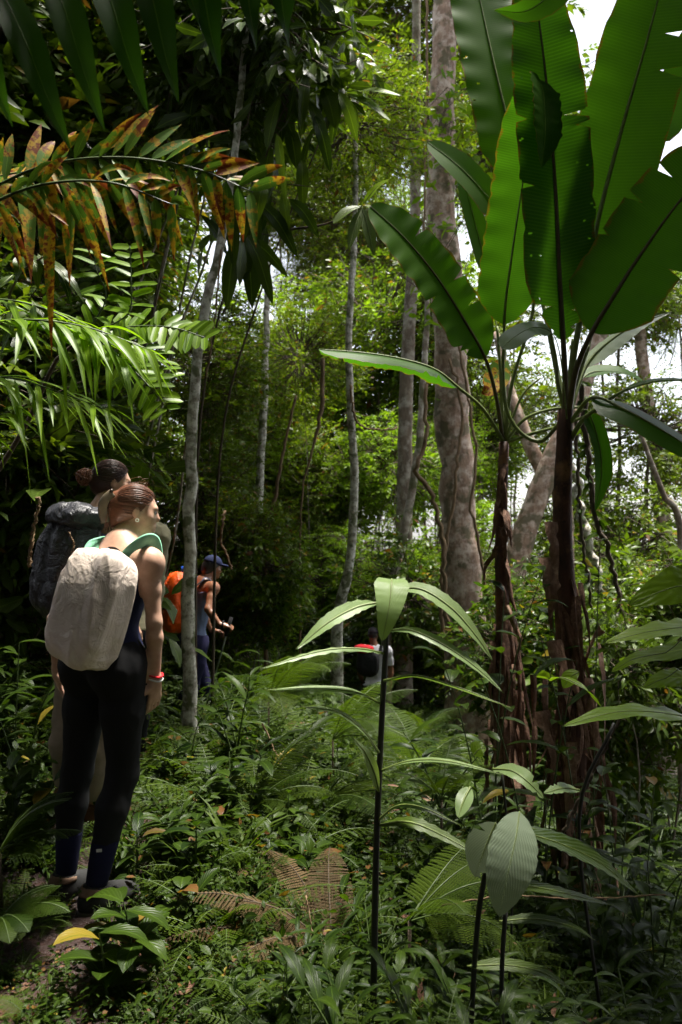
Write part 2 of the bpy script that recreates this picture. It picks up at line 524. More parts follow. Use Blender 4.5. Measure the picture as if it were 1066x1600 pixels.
gx = grid_axis(-220, 220, 0.05, 0.16); gy = grid_axis(-60, 330, 0.055, 0.11)
GX, GY = np.meshgrid(gx, gy, indexing='ij')
mb = MB()
fine = np.array([[0.0]])
GZZ = ground_z(GX, GY) + (rng.random(GX.shape) - 0.5) * 0.02
i, j = np.meshgrid(np.arange(len(gx) - 1), np.arange(len(gy) - 1), indexing='ij'); m_ = len(gy)
mb.add(np.stack([GX, GY, GZZ], -1).reshape(-1, 3), np.stack([i * m_ + j, (i + 1) * m_ + j, (i + 1) * m_ + j + 1, i * m_ + j + 1], -1).reshape(-1, 4))
t = NT('forest_soil'); o_ = t.obj()
n1 = t.noise(3.0, 6, o_, 0.65); n2 = t.noise(26.0, 5, o_, 0.7)
c = t.ramp(n1, [(0.3, (0.010, 0.005, 0.004)), (0.55, (0.028, 0.010, 0.006)), (0.75, (0.060, 0.020, 0.012))])
c = t.mix(t.ramp(n2, [(0.45, 0.0), (0.7, 0.6)]), c, (0.016, 0.008, 0.005))
soil = t.done(t.pbr(c, t.ramp(n2, [(0.35, 0.25), (0.6, 0.7)]), 0.35, t.bump(t.math('ADD', n2, n1), 0.6, 0.04)))
tag(mb.build('ground', soil), 'wet reddish clay forest floor with trodden trail', 'ground', kind='structure')

# ---------------------------------------------------------------- generic plant meshes (shared between copies)
def arc(base, az, el, L, bend, n=9, side=0.0):
    """curve leaving base at azimuth az, elevation el, bending down by bend radians"""
    e = el - bend * np.linspace(0, 1, n) ** 1.3; a = az + side * np.linspace(0, 1, n)
    st = np.stack([np.cos(a) * np.cos(e), np.sin(a) * np.cos(e), np.sin(e)], -1) * (L / (n - 1))
    return np.asarray(base, float) + np.vstack([np.zeros(3), np.cumsum(st, 0)[:-1]])


def along(C, s):
    """points and tangents at fractions s of polyline C"""
    n = len(C); x = np.asarray(s) * (n - 1); i = np.clip(x.astype(int), 0, n - 2); f = (x - i)[:, None]
    return C[i] * (1 - f) + C[i + 1] * f, nrm(C[i + 1] - C[i])


def fern_frond(mb, C, width, npair=20, pinnule=10, mat=0, stem=1, r=None):
    """bipinnate frond: pinnae rows of small pinnules"""
    r = rng.random() if r is None else r
    tube(mb, C, np.linspace(0.004, 0.0012, len(C)), 4, stem, caps=False, r=r)
    s = np.linspace(0.14, 0.985, npair); Q, T = along(C, s)
    up = np.array([0, 0, 1.0]); S = nrm(np.cross(T, up)); U = np.cross(S, T)
    wl = width * np.sin(np.pi * np.clip(0.12 + 0.88 * s, 0, 1) ** 1.0) ** 0.75 * (1.05 - 0.45 * s)
    ps = (np.arange(pinnule) + 0.6) / pinnule
    for sg in (-1, 1):
        D = nrm(S * sg + T * 0.35 - U * (0.18 + 0.12 * rng.random((npair, 1))))
        cen = Q[:, None] + D[:, None] * (ps[None, :, None] * wl[:, None, None]) - U[:, None] * (0.10 * ps[None, :, None] ** 2 * wl[:, None, None])
        across = nrm(np.cross(D, U))
        gap = (width * 0.85 / npair)
        for s2 in (-1, 1):
            dd = nrm(across * s2 + D * 0.45)
            ln = np.broadcast_to(gap * 1.12 * (1 - 0.62 * ps)[None], cen.shape[:2]).ravel() + 0.003
            leaves(mb, cen.reshape(-1, 3), np.repeat(dd, pinnule, 0), np.repeat(U, pinnule, 0), ln, np.repeat(wl, pinnule) / pinnule * 1.12, 'kite', 0.1, 0.1, r=np.clip(r + rng.normal(0, .06), 0, 1), mat=mat)


def fern_clump(nf=9, L=0.75, width=0.15, npair=18, pinnule=8, el=(0.5, 1.2)):
    mb = MB()
    for k in range(nf):
        a = k / nf * 6.283 + rng.uniform(-.3, .3); l = L * rng.uniform(0.7, 1.1)
        C = arc((0, 0, 0), a, rng.uniform(*el), l, rng.uniform(0.9, 1.7), 12, rng.uniform(-.3, .3))
        fern_frond(mb, C, width * rng.uniform(.8, 1.15), npair, pinnule)
    return mb


def herb(nst=5, H=0.45, L=0.12, W=0.05, per=9, kind='oval', spread=0.5, whorl=False):
    mb = MB()
    for k in range(nst):
        a = rng.random() * 6.283; C = arc((rng.normal(0, .05), rng.normal(0, .05), -0.03), a, rng.uniform(1.57 - spread, 1.57), H * rng.uniform(.6, 1.1), rng.uniform(0, .6), 8)
        tube(mb, C, np.linspace(0.0045, 0.002, 8), 4, 1, caps=False)
        s = np.linspace(0.25, 1, per); Q, T = along(C, s)
        az = np.arange(per) * (2.4 if whorl else 3.1416) + rng.random() * 6 + rng.normal(0, .35, per)
        D = np.stack([np.cos(az), np.sin(az), rng.uniform(-.1, .55, per)], -1)
        D[-1] = nrm(D[-1] + T[-1])
        N = nrm(np.array([0, 0, 1.0]) + 0.4 * rng.normal(size=(per, 3)))
        sz = rng.uniform(.65, 1.15, per) * (0.6 + 0.4 * np.sin(np.pi * s))
        leaves(mb, Q, D, N, L * sz, W * sz, kind, rng.uniform(.15, .45, per), 0.25, mat=0)
    return mb


def ginger_clump(nst=5, H=1.0, L=0.3, W=0.06, per=9):
    mb = MB()
    for k in range(nst):
        a = rng.random() * 6.283; C = arc((rng.normal(0, .07), rng.normal(0, .07), -0.03), a, rng.uniform(1.05, 1.5), H * rng.uniform(.7, 1.1), rng.uniform(.2, .8), 10)
        tube(mb, C, np.linspace(0.008, 0.003, 10), 5, 1, caps=False)
        s = np.linspace(0.3, 1, per); Q, T = along(C, s); pl = rng.random() * 6.283
        for q in range(per):
            sg = 1 if q % 2 else -1; az = pl + (0 if sg > 0 else math.pi) + rng.normal(0, .25)
            l = L * rng.uniform(.7, 1.1)
            B = arc(Q[q], az, rng.uniform(.2, .8), l, rng.uniform(.7, 1.4), 7)
            strip(mb, B, W * .5 * prof('lance', np.linspace(0, 1, 7)), (0.01, 0, 1), 1, 0.25, mat=0)
    return mb


def grass_tuft(nb=26, L=0.5, W=0.016):
    mb = MB()
    for k in range(nb):
        B = arc((rng.normal(0, .04), rng.normal(0, .04), -0.02), rng.random() * 6.283, rng.uniform(.7, 1.45), L * rng.uniform(.5, 1.1), rng.uniform(.6, 1.8), 6)
        strip(mb, B, W * .5 * prof('ribbon', np.linspace(0, 1, 6)), (0.01, 0.02, 1), 1, 0.3)
    return mb


def cover_patch(n=90, R=0.4, L=0.06, W=0.032):
    mb = MB()
    p = rng.normal(0, R * .5, (n, 2)); z = np.abs(rng.normal(0.09, .06, n))
    leaves(mb, np.column_stack([p, z]), rdir(n, -.3, .5), nrm(np.array([0, 0, 1.0]) + .5 * rng.normal(size=(n, 3))), L * rng.uniform(.6, 1.3, n), W * rng.uniform(.7, 1.2, n), 'oval', .2, .2)
    return mb


def litter_patch(n=26, R=.35):
    mb = MB(); p = rng.normal(0, R * .5, (n, 2))
    leaves(mb, np.column_stack([p, np.full(n, .02) + rng.random(n) * .03]), rdir(n, -.2, .2), nrm(np.array([0, 0, 1.0]) + .5 * rng.normal(size=(n, 3))), rng.uniform(.06, .16, n), rng.uniform(.03, .06, n), 'oval', rng.uniform(-.3, .3, n), .3)
    return mb


def crown(nclump, per, R, L, W, kind='kite', droop=0.25, spread=0.35, flat=0.35, up=0.6, shell=0.45, leaf_el=(-.7, .3), seedlings=True):
    """clumps of leaves on twigs spread through an ellipsoid, centred on the origin"""
    mb = MB(); R = np.asarray(R, float)
    rad = (shell + (1 - shell) * rng.random(nclump)) ** 0.8
    cen = rdir(nclump) * rad[:, None] * R
    cen[:, 2] += 0.12 * R[2] * np.sin(cen[:, 0] * 2.1) * 1.5
    for c in cen:
        cs = rng.choice([.6, .8, 1.0, 1.0, 1.25, 1.55]); Lc, Wc, pc_ = L * cs, W * cs * rng.uniform(.8, 1.25), max(8, int(per / cs ** 1.2))
        out = nrm(nrm(c / R) * [1, 1, .5] + rng.normal(0, .35, 3))
        a = c - out * spread * rng.uniform(.8, 1.4)
        if seedlings:
            tube(mb, cr([c * 0.25, (a + c * .3) * .55 + rng.normal(0, .1, 3), a, c + out * spread * .6], 7), np.linspace(.018, .004, 7), 3, 1, caps=False)
        nt = max(3, pc_ // 9); k = pc_ // nt
        for _ in range(nt):
            d = nrm(out + rng.normal(0, .8, 3) * [1, 1, flat * 1.3] + [0, 0, .05])
            b = a + rng.normal(0, spread * .25, 3); ln = spread * rng.uniform(.7, 1.6)
            s = np.linspace(.2, 1, k)[:, None]
            Q = b + d * ln * s - np.array([0, 0, .3]) * ln * s ** 2
            S = nrm(np.cross(d, (0, 0, 1.0)))
            sg = np.where(np.arange(k) % 2, 1, -1)[:, None]
            D = S * sg + d * .6 + np.column_stack([rng.normal(0, .25, (k, 2)), rng.uniform(*leaf_el, k)])
            D[-1] = d
            N = np.array([0, 0, up]) + rng.normal(0, .45, (k, 3))
            sz = rng.uniform(.65, 1.2, k)
            leaves(mb, Q, D, N, Lc * sz, Wc * sz, kind, droop, .25)
    return mb


def proto_mesh(mb, name, mats, smooth=True):
    return mb.mesh(name, mats, smooth)


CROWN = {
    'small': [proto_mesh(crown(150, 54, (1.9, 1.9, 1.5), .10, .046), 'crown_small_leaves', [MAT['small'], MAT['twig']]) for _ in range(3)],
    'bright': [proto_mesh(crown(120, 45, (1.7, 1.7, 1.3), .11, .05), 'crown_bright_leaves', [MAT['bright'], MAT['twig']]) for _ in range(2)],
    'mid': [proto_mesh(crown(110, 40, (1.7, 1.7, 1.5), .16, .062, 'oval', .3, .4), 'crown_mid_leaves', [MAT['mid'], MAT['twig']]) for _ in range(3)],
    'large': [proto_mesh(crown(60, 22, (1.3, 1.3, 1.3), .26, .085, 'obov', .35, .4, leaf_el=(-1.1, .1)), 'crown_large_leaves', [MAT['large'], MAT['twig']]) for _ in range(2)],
    'feather': [proto_mesh(crown(120, 90, (1.7, 1.7, 1.1), .055, .022, 'kite', .1, .45, .15, 1.2), 'crown_feathery_leaves', [MAT['bright'], MAT['twig']]) for _ in range(2)],
}
EXT = {'small': (1.9, 1.5), 'bright': (1.7, 1.3), 'mid': (1.7, 1.5), 'large': (1.3, 1.3), 'feather': (1.7, 1.1)}


def tree(cpos, kind, scale, label, group, rad=0.05, bark='bark_bg', lean=0.0, name='forest_tree', ncrown=1, base=None):
    """a forest tree: trunk from the ground up into its crown"""
    cpos = np.asarray(cpos, float)
    bx, by = cpos[0] + rng.normal(0, .35) + lean, cpos[1] + abs(rng.normal(0, .35))
    if base is not None:
        bx, by = base
    bz = float(ground_z(bx, by)) - .1
    e = empty(name, (bx, by, bz)); tag(e, label, 'tree', group)
    h = cpos[2] - bz; k = max(4, int(h / .8))
    s = np.linspace(0, 1, k)[:, None]
    C = np.array([bx, by, bz]) * (1 - s) + cpos * s + np.column_stack([rng.normal(0, .05, k), rng.normal(0, .05, k), np.zeros(k)]) * np.sin(s * np.pi)
    m = MB(); tube(m, cr(C, k * 2), np.linspace(rad, rad * .5, k * 2), 7, rough=.12); m.build('trunk', MAT[bark], e)
    for q in range(ncrown):
        o = bpy.data.objects.new('crown', CROWN[kind][rng.integers(len(CROWN[kind]))]); COL.objects.link(o); o.parent = e
        o.location = Vector(cpos - ORG[e.name]); o.rotation_euler = (rng.normal(0, .15), rng.normal(0, .15), rng.random() * 6.283)
        sc = scale * rng.uniform(.9, 1.12); o.scale = (sc, sc, sc * rng.uniform(.85, 1.15))
    return e


def forest(n, box, depth, kinds, scale, label, group, rad=(.03, .07), bark='bark_bg', xmax=None, seed=1, lean=0.0):
    """n trees whose crowns fall in a window of the view between two depths"""
    global rng
    keep, rng = rng, np.random.default_rng(seed)
    for k in range(n):
        d = rng.uniform(*depth)
        c = P(rng.uniform(box[0], box[2]), rng.uniform(box[1], box[3]), d)
        c[2] = max(c[2], float(ground_z(c[0], c[1])) + .9)
        sc = rng.uniform(*scale); kd = kinds[k % len(kinds)]
        if xmax is not None:
            c[0] = min(c[0], (xmax - 533) / FPX * d - EXT[kd][0] * sc * 1.1)
        tree(c, kd, sc, label, group, rng.uniform(*rad), bark, lean)
    rng = keep

# ---------------------------------------------------------------- forest behind and above
G_C, G_L, G_R, G_T = 'trees in the sunlit middle distance', 'trees on the dark bank', 'trees by the bright gap', 'canopy trees'
# tall trees far behind, then lower sunlit ones in front of them
forest(15, (280, -220, 840, 230), (31, 38), ('small', 'small', 'feather', 'small'), (2.3, 3.0), 'tall small-leaved tree high behind the big pale trunk', 'tall trees behind the big trunk', seed=101)
forest(6, (400, 220, 680, 450), (26, 30), ('small', 'feather'), (1.1, 1.5), 'airy tree between the thin pale trunk and the big trunk', 'airy trees by the big trunk', rad=(.01, .015), seed=102)
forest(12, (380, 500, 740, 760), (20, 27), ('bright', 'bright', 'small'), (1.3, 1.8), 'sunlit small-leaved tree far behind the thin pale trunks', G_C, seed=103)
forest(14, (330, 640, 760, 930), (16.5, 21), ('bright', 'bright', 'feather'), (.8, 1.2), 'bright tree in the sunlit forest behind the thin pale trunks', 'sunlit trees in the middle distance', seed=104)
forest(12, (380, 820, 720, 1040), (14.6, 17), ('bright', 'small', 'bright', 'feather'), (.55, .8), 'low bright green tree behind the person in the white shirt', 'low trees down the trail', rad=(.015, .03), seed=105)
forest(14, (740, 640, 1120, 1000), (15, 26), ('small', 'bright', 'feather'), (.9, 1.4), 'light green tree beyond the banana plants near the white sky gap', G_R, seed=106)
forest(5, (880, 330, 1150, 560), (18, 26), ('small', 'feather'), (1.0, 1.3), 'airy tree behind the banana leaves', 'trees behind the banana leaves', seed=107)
forest(8, (760, 900, 1120, 1130), (8, 13), ('mid', 'small', 'mid'), (.45, .7), 'bushy sapling low behind the banana stems', 'saplings behind the banana stems', rad=(.012, .02), seed=108)
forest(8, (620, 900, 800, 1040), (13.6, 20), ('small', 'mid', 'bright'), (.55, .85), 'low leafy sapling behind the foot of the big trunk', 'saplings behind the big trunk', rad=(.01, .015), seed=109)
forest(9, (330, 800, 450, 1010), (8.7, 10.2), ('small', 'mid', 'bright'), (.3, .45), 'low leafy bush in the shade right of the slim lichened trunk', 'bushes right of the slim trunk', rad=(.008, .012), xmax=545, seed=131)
forest(6, (400, 330, 660, 470), (30, 34), ('small', 'feather'), (1.2, 1.6), 'distant tree half closing the sky gap behind the thin trunks', 'distant trees in the sky gap', rad=(.02, .03), seed=132)
forest(8, (330, 540, 480, 820), (15.5, 19), ('small', 'mid', 'small'), (.8, 1.1), 'dense tree behind the bare vines right of the slim lichened trunk', 'trees behind the bare vines', rad=(.012, .02), seed=133)
forest(6, (960, 900, 1100, 1150), (6.5, 9), ('mid', 'large', 'mid'), (.35, .5), 'dark leafy sapling at the right edge beside the arum leaves', 'saplings at the right edge', rad=(.01, .014), seed=134)
# left bank
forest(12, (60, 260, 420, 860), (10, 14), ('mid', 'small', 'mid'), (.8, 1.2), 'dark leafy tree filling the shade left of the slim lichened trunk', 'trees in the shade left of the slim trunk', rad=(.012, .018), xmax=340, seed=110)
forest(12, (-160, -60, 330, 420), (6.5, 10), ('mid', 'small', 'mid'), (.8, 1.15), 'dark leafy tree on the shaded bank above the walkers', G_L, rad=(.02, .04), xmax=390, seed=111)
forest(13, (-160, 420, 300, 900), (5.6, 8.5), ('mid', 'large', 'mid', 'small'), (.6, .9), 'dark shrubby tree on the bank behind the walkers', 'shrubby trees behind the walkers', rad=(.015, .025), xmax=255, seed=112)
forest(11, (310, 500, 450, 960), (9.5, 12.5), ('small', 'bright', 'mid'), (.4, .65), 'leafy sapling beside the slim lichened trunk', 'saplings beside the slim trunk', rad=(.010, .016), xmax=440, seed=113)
forest(6, (330, -120, 450, 110), (6.8, 7.8), ('large', 'large', 'mid'), (.6, .8), 'tree with long drooping dark leaves at top centre', 'trees with drooping leaves', rad=(.012, .016), bark='bark_grey', lean=-1.5, seed=114)
rng = np.random.default_rng(31)
# unseen crowns added to shade the foreground; a gap is left for the sun
for gx_ in np.arange(-6, 6.1, 2.0):
    for gy_ in np.arange(-5, 6.1, 2.0):
        x, y = gx_ + rng.normal(0, .25), gy_ + rng.normal(0, .25)
        if math.hypot((x - .4) / 2.4, (y - 4.4) / 2.1) < 1 or math.hypot(x - 2.3, y - 5.9) < 1.6:
            continue
        s_ = rng.uniform(.85, 1.1)
        tree((x, y, max(6.4, 3.6 + .68 * y + 1.6 * s_) + rng.uniform(0, .8)), 'mid', s_, 'unseen tree added overhead to shade the foreground', 'added shading trees overhead', .06, 'bark_bg', lean=(2.2 + max(0, .45 * y - x) if x > 0 else -2.2 - max(0, .45 * y + x)))
for (x, y, z, s_) in [(3.6, .6, 2.4, .9), (4.0, 2.4, 1.6, .9), (4.6, 4.0, 2.2, .9), (3.4, -1.2, 2.2, 1.0), (1.4, -2.4, 2.0, 1.0), (-.8, -2.6, 2.2, 1.0), (-2.8, -1.6, 2.4, 1.0), (-3.4, .4, 2.6, .9), (5.2, 3.2, 4.6, 1.0), (4.4, 1.2, 4.4, 1.0), (-3.8, 1.8, 4.2, .9), (5.6, 5.6, 3.4, 1.0),
                      (1.75, .9, 3.1, .6), (0, 1.2, 3.9, .55), (.95, 1.6, 4.3, .55), (-.9, 1.5, 4.3, .5), (3.6, 4.2, 5.6, .9), (3.15, 4.9, 8.0, .75), (4.6, 6.2, 8.2, .9), (2.6, 3.3, 7.4, .7), (-2.6, 5.4, 8.6, .9), (-1.7, .7, 3.3, .65), (.3, -.9, 3.3, .8), (.2, .7, 4.5, .75), (2.9, 2.0, 4.5, .62), (4.2, 2.4, 5.6, .9), (5.2, 3.3, 6.8, 1.0), (4.0, 1.0, 6.0, 1.0), (1.0, 1.1, 6.6, .8), (-1.8, 1.2, 6.4, .8), (2.4, .4, 5.0, .8)]:
    tree((x, y, z), 'mid', s_, 'unseen tree added beside the viewer to shade the foreground', 'added shading trees beside the viewer', .04, 'bark_bg', base=(x * 1.3 + (2.2 if x > 0 else -2.2), min(y, -.8)))  # out-of-view crowns added to keep sky and sun off the near plants


rng = np.random.default_rng(32)
# ---------------------------------------------------------------- trunks one can pick out
def trunk_tree(name, label, pts, wpx, bark, crowns=(), group=None, ns=12, rough=.07, flare=0.0, wob=.005):
    """pts: (px, py, depth) from the foot up; wpx widths in pixels at those points"""
    Pw = np.array([P(*p) for p in pts]); Rw = np.array([w / 2 / FPX * p[2] for w, p in zip(wpx, pts)])
    foot = Pw[0].copy(); foot[2] = min(foot[2], float(ground_z(foot[0], foot[1]))) - .15
    Pw = np.vstack([foot, Pw]); Rw = np.concatenate([[Rw[0] * (1.15 + flare)], Rw])
    e = empty(name, foot); tag(e, label, 'tree', group)
    C = cr(np.column_stack([Pw, Rw]), 46)
    C[:, :3] += rng.normal(0, wob, (46, 3)) * [1, 1, 0]
    m = MB(); tube(m, C[:, :3], C[:, 3] * (1 + rng.normal(0, .025, 46)), ns, rough=rough); m.build('trunk', MAT[bark], e)
    for (px, py, d, kd, sc) in crowns:
        c = P(px, py, d); j = int(np.argmin(np.linalg.norm(C[:, :3] - c, axis=1) + np.where(C[:, 2] > c[2], 3, 0)))
        b = MB(); tube(b, cr([C[j, :3], (C[j, :3] + c) / 2 + [0, 0, .2], c], 9), np.linspace(C[j, 3] * .5, .012, 9), 5); b.build('branch', MAT[bark], e)
        o = bpy.data.objects.new('crown', CROWN[kd][rng.integers(len(CROWN[kd]))]); COL.objects.link(o); o.parent = e
        o.location = Vector(c - ORG[e.name]); o.rotation_euler = (0, 0, rng.random() * 6.283); o.scale = (sc, sc, sc)
    return e, C


slim, SLIM_C = trunk_tree('slim_tree', 'slim pale lichened trunk standing beside the person with the orange pack',
    [(297, 1165, 5.4), (296, 1050, 5.4), (294, 900, 5.4), (298, 760, 5.42), (303, 620, 5.45), (318, 500, 5.5), (343, 390, 5.6), (362, 280, 5.75), (374, 170, 5.9), (385, 40, 6.1), (398, -160, 6.5)],
    [27, 22, 20, 18, 16, 15, 14, 12, 11, 10, 9], 'bark_pale', [(430, 40, 6.2, 'large', .7), (350, 90, 6.4, 'large', .6)])
big, BIG_C = trunk_tree('big_tree', 'big tall pale reddish trunk rising out of the picture behind the banana plants',
    [(742, 1120, 12.2), (728, 960, 12), (716, 800, 12), (708, 640, 12), (700, 480, 12), (690, 350, 12), (692, 200, 12), (694, 60, 12), (698, -120, 12.2), (705, -420, 12.6)],
    [92, 66, 57, 54, 50, 46, 41, 37, 34, 30], 'bark_red', [(640, -250, 13, 'small', 1.2), (770, -260, 13, 'small', 1.2)], ns=20, flare=.5, rough=.05, wob=.02)
trunk_tree('thin_tree', 'thin white-grey trunk standing in the centre left of the broad brown trunk',
    [(528, 960, 9.2), (545, 890, 9.2), (554, 760, 9.2), (548, 640, 9.2), (545, 520, 9.2), (553, 400, 9.4), (556, 250, 9.6), (548, 60, 10)],
    [18, 15, 13, 12, 11, 10, 8, 6], 'bark_pale', [(545, 200, 9.8, 'small', .6)])
trunk_tree('brown_tree', 'broad brown trunk in the middle distance between the thin trunk and big trunk',
    [(630, 980, 15), (632, 800, 15), (634, 640, 15), (640, 500, 15), (648, 360, 15.2), (650, 150, 15.6), (652, -80, 16)], [30, 25, 22, 20, 17, 15, 12], 'bark_bg', [(640, 180, 15.6, 'small', 1.0)])
trunk_tree('grey_tree', 'thin grey trunk leaning beside the big reddish trunk',
    [(604, 990, 13.6), (618, 900, 13.6), (640, 790, 13.6), (655, 690, 13.6), (662, 590, 13.7), (668, 470, 13.8), (660, 330, 14)], [17, 15, 13, 12, 10, 8, 5], 'bark_grey')
trunk_tree('leaning_tree', 'pale brown trunk leaning right behind the banana stems',
    [(790, 990, 14), (806, 880, 14), (832, 800, 14), (862, 720, 14), (905, 620, 14.3), (950, 480, 14.8), (985, 300, 15.2)], [44, 40, 37, 34, 28, 22, 16], 'bark_red', [(960, 420, 15, 'small', .8)])
trunk_tree('forked_tree', 'short pale trunk forking up behind the dark banana stem',
    [(880, 800, 14.2), (852, 745, 14.2), (828, 695, 14.2), (800, 620, 14.4), (775, 520, 14.8)], [30, 24, 21, 16, 10], 'bark_red')
trunk_tree('far_tree', 'far brown trunk in the bright gap by the white sky',
    [(1040, 900, 19), (1034, 800, 19), (1022, 690, 19), (1008, 600, 19.2), (1000, 520, 19.4), (996, 380, 20)], [30, 25, 22, 20, 18, 14], 'bark_red', [(1000, 470, 19.5, 'feather', 1.0)])
trunk_tree('bare_sapling', 'bare dark sapling slanting through the bright gap',
    [(1066, 860, 12), (1035, 770, 12), (1010, 700, 12), (985, 640, 12.2)], [12, 9, 7, 4], 'bark_bg')
trunk_tree('grey_lichen_tree', 'short grey lichened trunk glimpsed deep in the dark foliage',
    [(402, 900, 10.5), (406, 760, 10.5), (412, 640, 10.5), (416, 520, 10.7), (420, 380, 11)], [14, 13, 12, 10, 8], 'bark_pale')
trunk_tree('bamboo_pole', 'dry tan bare pole slanting beside the thin white-grey trunk',
    [(415, 870, 9.0), (425, 800, 9.0), (440, 720, 9.0), (462, 618, 9.0)], [6, 6, 5, 4], 'vine', ns=6)
trunk_tree('broken_pole', 'short dry tan pole hanging in the bright leaves',
    [(470, 800, 9.4), (490, 700, 9.4), (502, 640, 9.4), (505, 560, 9.4)], [3, 4, 7, 6], 'vine', ns=6)


# ---------------------------------------------------------------- vines
def vine(label, pts, wpx, mat='vine', name='hanging_vine', leafy=0, group=None):
    Pw = np.array([P(*p) for p in pts]); w = wpx / 2 / FPX * pts[0][2]
    m = MB(); C = cr(Pw, 40); C += rng.normal(0, w * .5, C.shape)
    tube(m, C, w * np.linspace(1.1, .8, 40), 5, rough=.2)
    if leafy:
        k = leafy; Q, T = along(C, rng.random(k))
        leaves(m, Q, rdir(k, -.9, .3), rdir(k, .2, 1), rng.uniform(.07, .16, k), rng.uniform(.035, .07, k), 'oval', .3, .2, mat=1)
    return tag(m.build(name, [MAT[mat], MAT['herb']], org=Pw[0]), label, 'vine', group)


vine('long straight vine hanging just left of the big trunk', [(668, -80, 11.4), (667, 150, 11.4), (664, 330, 11.4), (668, 440, 11.4)], 4)
vine('looping brown vine branching low beside the big trunk', [(706, 1010, 10.8), (696, 930, 10.8), (690, 830, 10.8), (672, 770, 10.8), (650, 735, 10.8), (664, 690, 10.8), (668, 600, 10.9)], 8)
vine('twisted brown vine climbing the front of the big trunk', [(692, 1000, 11.3), (690, 900, 11.3), (706, 800, 11.3), (712, 740, 11.3), (722, 640, 11.4), (704, 560, 11.4)], 6)
vine('brown vine curving down the side of the big trunk', [(768, 1000, 11.2), (757, 900, 11.2), (738, 800, 11.2), (742, 690, 11.3), (720, 560, 11.4), (690, 440, 11.4)], 5)
vine('dark vine bending across from the thin white-grey trunk', [(548, 600, 9.1), (556, 655, 9.1), (590, 672, 9.2), (622, 668, 9.4)], 4)
vine('dark leafy vine hanging right of the dark banana stem', [(905, 560, 7), (915, 680, 7), (930, 800, 7), (955, 880, 7), (975, 960, 7)], 9, 'twig', leafy=26)
vine('thin leafy vine hanging behind the dark banana stem', [(900, 640, 8), (904, 760, 8), (912, 860, 8), (930, 980, 8)], 6, 'twig', leafy=18)
vine('woody vine leaning behind the dark banana stem', [(890, 720, 9), (912, 820, 9), (935, 900, 9), (948, 1000, 9)], 14, 'bark_pale')
vine('thin vine arching off the slim lichened trunk', [(345, 390, 5.5), (338, 470, 5.5), (330, 540, 5.5), (322, 590, 5.5)], 3)
vine('brown twig hanging above the person in the blue cap', [(352, 800, 8), (345, 840, 8), (352, 862, 8), (362, 889, 8)], 4)
vine('brown broken twig standing beside the black backpack', [(45, 885, 3.4), (52, 830, 3.4), (62, 785, 3.4), (58, 778, 3.4)], 6)
vine('thin pale dead twig lying across the lower right plants', [(690, 1415, 2.9), (800, 1400, 2.95), (900, 1405, 3.0), (1040, 1398, 3.0)], 3, 'vine', 'dead_twig')
vine('thin brown dead stem slanting through the centre ferns', [(410, 1130, 4.3), (430, 1175, 4.25), (455, 1235, 4.2)], 3, 'vine', 'dead_twig')
vine('bare brown stem leaning in front of the lower right plants', [(880, 1300, 3.2), (930, 1200, 3.2), (975, 1110, 3.2)], 6, 'twig', 'dead_twig')
vine('bent dry twig among the ferns at the bottom centre', [(500, 1560, 2.8), (490, 1470, 2.8), (478, 1400, 2.85)], 3, 'vine', 'dead_twig')
vine('thin dry tendril curling beside the black backpack', [(112, 870, 3.3), (115, 850, 3.3), (108, 832, 3.3)], 3)

# small leafy climbers on the big trunk
for (px, py, n, lab) in [(700, 190, 170, 'climbing plant with small yellow-green leaves high on the big trunk'), (680, 420, 110, 'dark climbing plant on the big trunk below the small one'), (760, 250, 150, 'airy climbing plant right of the big trunk')]:
    c = P(px, py, 11.5); q = rng.normal(0, 1, (n, 3)) * [.34, .18, .5] + c
    e = empty('climbing_plant', c); tag(e, lab, 'plant', 'climbers on the big trunk')
    for _ in range(6):
        m = MB(); tube(m, cr([c + rng.normal(0, .1, 3), c + rng.normal(0, .25, 3), c + rng.normal(0, .45, 3)], 6), .006, 3); m.build('stem', MAT['twig'], e)
    m = MB(); leaves(m, q, rdir(n, -.9, .4), rdir(n, .1, 1), rng.uniform(.1, .2, n), rng.uniform(.05, .09, n), 'oval', .2, .2)
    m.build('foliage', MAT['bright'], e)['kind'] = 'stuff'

rng = np.random.default_rng(41)

# ---------------------------------------------------------------- undergrowth (uncountable mass on the forest floor)
under = bpy.data.collections.new('undergrowth_plants')      # never linked to the scene: only instanced on the undergrowth points
UG = []
def ug(name, m, mats):
    o = bpy.data.objects.new('u%02d_%s' % (len(UG), name), m.mesh(name, mats)); under.objects.link(o); UG.append(name)
for k in range(3):
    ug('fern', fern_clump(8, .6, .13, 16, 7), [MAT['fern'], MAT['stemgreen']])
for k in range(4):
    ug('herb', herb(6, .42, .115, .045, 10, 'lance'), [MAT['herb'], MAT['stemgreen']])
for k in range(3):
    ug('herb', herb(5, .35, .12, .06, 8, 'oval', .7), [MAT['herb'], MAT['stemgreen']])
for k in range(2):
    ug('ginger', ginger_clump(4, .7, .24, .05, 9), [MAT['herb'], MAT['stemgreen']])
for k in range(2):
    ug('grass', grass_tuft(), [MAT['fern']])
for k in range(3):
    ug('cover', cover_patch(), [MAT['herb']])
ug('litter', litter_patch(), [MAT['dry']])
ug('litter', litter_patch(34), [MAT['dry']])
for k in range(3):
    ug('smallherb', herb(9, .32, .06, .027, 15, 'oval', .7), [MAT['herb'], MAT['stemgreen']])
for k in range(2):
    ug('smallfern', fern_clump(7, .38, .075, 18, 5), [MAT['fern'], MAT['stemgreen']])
weights = np.array([1.3] * 3 + [1.0] * 4 + [.8] * 3 + [.5] * 2 + [.5] * 2 + [2.2] * 3 + [1.2] * 2 + [2.6] * 3 + [2.2] * 2)
pts, rots, scl, idx = [], [], [], []
N_UG = 8500
